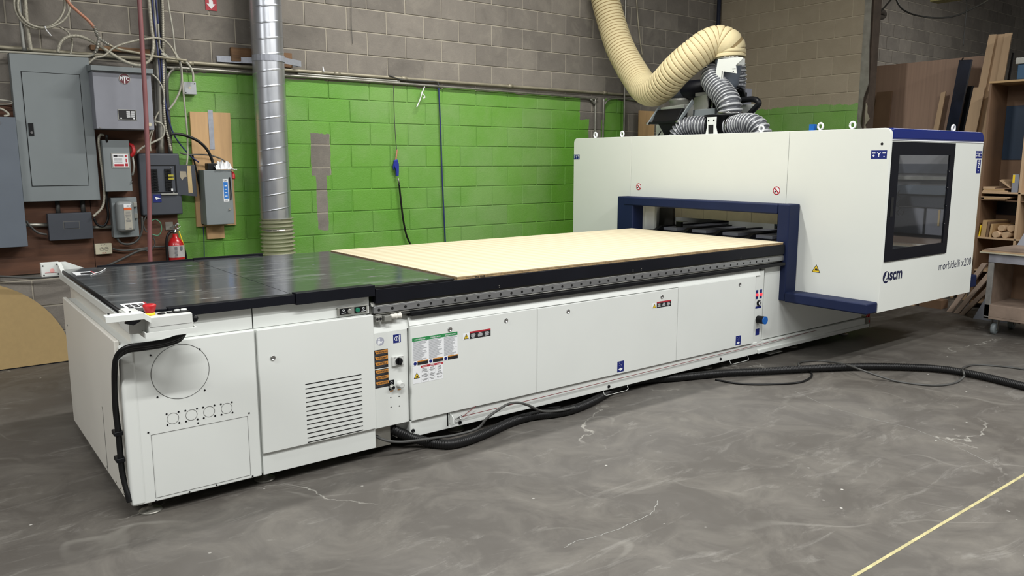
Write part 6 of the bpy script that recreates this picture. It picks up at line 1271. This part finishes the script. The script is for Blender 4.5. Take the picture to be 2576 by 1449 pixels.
cp_(MB().box(CX0 + .02, CX1 - .02, CY0 + .02, CY1 - .02, .262, .275), 'shelf_board', M['dusty'])
cs = None
for x, y in ((7.70, 2.87), (8.08, 2.87), (7.70, 1.68), (8.08, 1.68)):
    if cs is None:
        csx, csy = x, y
        cs = cp_(MB().box(x - .05, x + .05, y - .045, y + .045, .137, .145).prism([(x - .022, y - .028, .137), (x + .022, y - .028, .137), (x + .010, y - .028, .045), (x - .030, y - .028, .045)], (0, .005, 0)).prism([(x - .022, y + .024, .137), (x + .022, y + .024, .137), (x + .010, y + .024, .045), (x - .030, y + .024, .045)], (0, .005, 0)), 'caster', M['zinc'], None, .001)
        wh = cpart(MB().lathe((x - .012, y - .020, .052), (0, 1, 0), [(0, .030), (.002, .046), (.006, .052), (.034, .052), (.038, .046), (.040, .030)], 26), 'wheel', M['panelgrey'], cs)
    else: c2 = share(cs, 'caster', (x - csx, y - csy, 0), ct); share(wh, 'wheel', (0, 0, 0), c2)
# loose sheets lying on the cart
for k, (dz, m_, lb_) in enumerate(((.0, 'beige', 'lowest pale sheet lying on the cart'), (.012, 'woodpale', 'middle sheet with ragged corner lying on the cart'), (.024, 'dusty', 'top brown sheet lying on the cart'))):
    z = .7355 + dz; thing(MB().prism([(CX0 - .03 + .01 * k, CY1 + .07 - .015 * k, z), (CX0 - .05, 1.5, z), (CX1 + .05, 1.5, z), (CX1 + .05, CY1 + .05 - .02 * k, z)], (0, 0, .0115)), 'loose_sheet', M[m_], lb_, 'board')
thing(MB().hexa([(8.30, 2.95, 0.0), (8.34, 2.95, 0.0), (8.34, 3.30, 0.0), (8.30, 3.30, 0.0)], [(8.70, 2.60, 1.20), (8.74, 2.60, 1.20), (8.74, 2.93, 1.17), (8.70, 2.93, 1.17)]), 'grey_slab', M['panellav'], 'pale grey slab leaning behind the cart', 'board')
thing(MB().hexa([(8.36, 2.60, 0.0), (8.40, 2.60, 0.0), (8.40, 2.90, 0.0), (8.36, 2.90, 0.0)], [(8.74, 2.42, 1.0), (8.78, 2.42, 1.0), (8.78, 2.72, 1.0), (8.74, 2.72, 1.0)]), 'brown_slab', M['dusty'], 'brown slab leaning behind the grey slab and the cart', 'board')
# ceiling lamp and wires at the top right
p = atx(2478, 2, 10.2)
e = empty('ceiling_lamp', tuple(p), 'yellowed strip lamp hanging at the top right corner', 'lamp')
cpart(MB().box(9.75, 9.95, p.y - .55, p.y + .42, p.z + .0, p.z + .03), 'lamp_tray', mat('yellowed_tray', rgb(150, 142, 90), .6), e, bevel=.003); cpart(MB().cyl((9.80, p.y - .42, p.z - .012), (9.80, p.y - .10, p.z - .012), .018, 14), 'lamp_tube', mat('glowing_tube', rgb(255, 246, 205), .5, 0, 0, emit=2.2), e)
cpart(MB().cyl((9.85, p.y + .3, p.z + .03), (9.85, p.y + .3, 5.0), .006, 8), 'suspension_rod', M['zinc'], e); cpart(MB().cyl((9.85, p.y - .4, p.z + .03), (9.85, p.y - .4, 5.0), .006, 8), 'suspension_rod', M['zinc'], e)
def xcable(label, pts, r_, m, x): 
    o = MB().tube([tuple(atx(a, b, x)) for a, b in pts], r_, 8).build('cable', m); tag(o, label, 'cable'); return o
xcable('cable swagging across the top right below the strip lamp', [(2245, -30), (2262, 14), (2290, 34), (2330, 43), (2370, 45), (2410, 38), (2445, 22), (2480, 4), (2500, -12)], .010, M['greycable'], 9.9)
xcable('thin wire hanging straight down below the swagging cable', [(2432, -5), (2431, 30), (2426, 80), (2423, 115)], .006, M['greycable'], 9.9)
xcable('short cable running from the torn wall end to the top', [(2198, 44), (2218, 26), (2245, -5)], .010, M['greycable'], 9.2)
o = thing(MB().tube([tuple(aty(2200, 28, 6.82)), tuple(aty(2218, 30, 6.80)), tuple(aty(2222, 40, 6.82)), tuple(aty(2205, 44, 6.84))], .05, 10), 'dust_clump', mat('dark_lint', rgb(60, 54, 48), .95, 0, .2), 'dark clump of lint high on the storage room wall', 'lint', 0)
# ================================================================ CABLES AND CORDS ON THE FLOOR
def fp_(a, b, z=0.0): p = atz(a, b, z); return (p.x, p.y, z)
HR = .026
hp2 = [fp_(975, 1072, .135), fp_(995, 1083, .115), fp_(1020, 1094, .085), fp_(1050, 1105, .052)] + [fp_(a, b, .030) for a, b in ((1088, 1114), (1130, 1117), (1180, 1106), (1235, 1084), (1290, 1060), (1340, 1046), (1390, 1040), (1440, 1030), (1490, 1010), (1535, 985), (1580, 966), (1640, 955), (1700, 950), (1760, 944), (1830, 938), (1920, 934), (2060, 926), (2180, 922), (2300, 924), (2380, 930), (2450, 942), (2520, 958), (2600, 978), (2720, 1010))]
o = MB().tube(hp2, HR, 14, 6, .012, .0025, 1.0).build('supply_hose', M['rubber']); tag(o, 'thick black corrugated hose snaking across the floor from the router', 'hose')
hp3 = [(1.835, 3.585, .115), (1.87, 3.53, .10), (1.93, 3.50, .088), (2.02, 3.50, .075), (2.15, 3.50, .062), (2.28, 3.50, .05), (2.42, 3.49, .06)]
hp3 += [tuple(aty(a, b, 3.47)) for a, b in ((1225, 1052), (1255, 1030), (1280, 1016), (1305, 1013), (1330, 1020))] + [fp_(1362, 1034, .06), fp_(1400, 1034, .05), fp_(1440, 1026, .05), fp_(1470, 1018, .008), fp_(1500, 1012, .007)]
o = MB().tube(hp3, .0075, 8, 6).build('power_cable', M['greycable']); tag(o, 'dark grey cable looping up in front of the plinth', 'cable')
for k in range(3):
    o = MB().tube([fp_(1330 + 8 * k, 1040 + 3 * k, .012), fp_(1355, 1030 + 5 * k, .03), fp_(1375, 1026 + 6 * k, .03), fp_(1410 + 5 * k, 1024 + 5 * k, .012)], .0075, 8).build('power_cable', M['rubber']); tag(o, ('black cable end lying under the grey loop, nearest the plinth', 'black cable end lying under the grey loop, in the middle of three', 'black cable end lying under the grey loop, nearest the thick hose')[k], 'cable')
o = MB().tube([fp_(a, b, .007) for a, b in ((1800, 955), (1850, 964), (1900, 967), (1960, 966), (2010, 962), (2036, 952), (2042, 940), (2030, 930))], .0075, 8).build('thin_cable', M['rubber']); tag(o, 'thin cable loop in front of the thick hose below the low bumper', 'cable')
o = MB().tube([fp_(a, b, z) for a, b, z in ((2012, 922, .007), (2010, 913, .007), (2035, 908, .007), (2080, 909, .007), (2130, 918, .05), (2165, 930, .063), (2210, 946, .03), (2260, 960, .007), (2320, 968, .007), (2370, 969, .007), (2405, 962, .007), (2424, 948, .03), (2424, 936, .058), (2422, 926, .03), (2450, 918, .007), (2510, 921, .007), (2570, 928, .007), (2640, 940, .007))], .0075, 8).build('thin_cable', M['greycable']); tag(o, 'thin grey cable crossing over the thick hose at the right', 'cable')
# small litter on the floor
o = thing(MB().prism([tuple(atz(a, b, .0005)) for a, b in ((170, 690), (171, 690), (172, 691))], (0, 0, .001)), 'x', M['paper'], 'x', 'x') if False else None
wp = [fp_(a, b, .921) for a, b in ((229, 693), (236, 689), (248, 686), (258, 682), (266, 676))]
o = MB().tube([(p[0], p[1], .9235) for p in wp], .0025, 6).build('plastic_strip', M['paper']); tag(o, 'bent white plastic strip lying on the black table near the sensor', 'strip')

# repeats of a kind carry one group phrase
GROUPS = {'conduit': 'conduits on the back wall', 'tall_board': 'tall pale boards above the shelf unit', 'stick': 'timber sticks at the foot of the shelf unit', 'dowel': 'dowel pile on the middle shelf',
          'offcut': 'wood offcuts on the shelf unit', 'strip': 'thin strips in the rack', 'loose_sheet': 'sheets lying on the cart', 'timber_block': 'old timber blocks on the back wall', 'plywood_backer': 'stained plywood sheets behind the panels',
          'cable': 'cables around the electrical panels', 'power_cable': 'dark cables on the floor by the plinth', 'thin_cable': 'thin cables on the floor', 'panelboard': 'large electrical panels', 'safety_switch': 'lever switch boxes',
          'mounting_board': 'boards on the green wall', 'cable_tie': 'ties on the long conduits', 'wood_block': 'wooden blocks behind the gantry', 'air_hose': 'air hoses at the left'}
for ob in COL.objects:
    if ob.parent is None and 'label' in ob.keys():
        k = ob.name.split('.')[0]
        if k in GROUPS: ob['group'] = GROUPS[k]
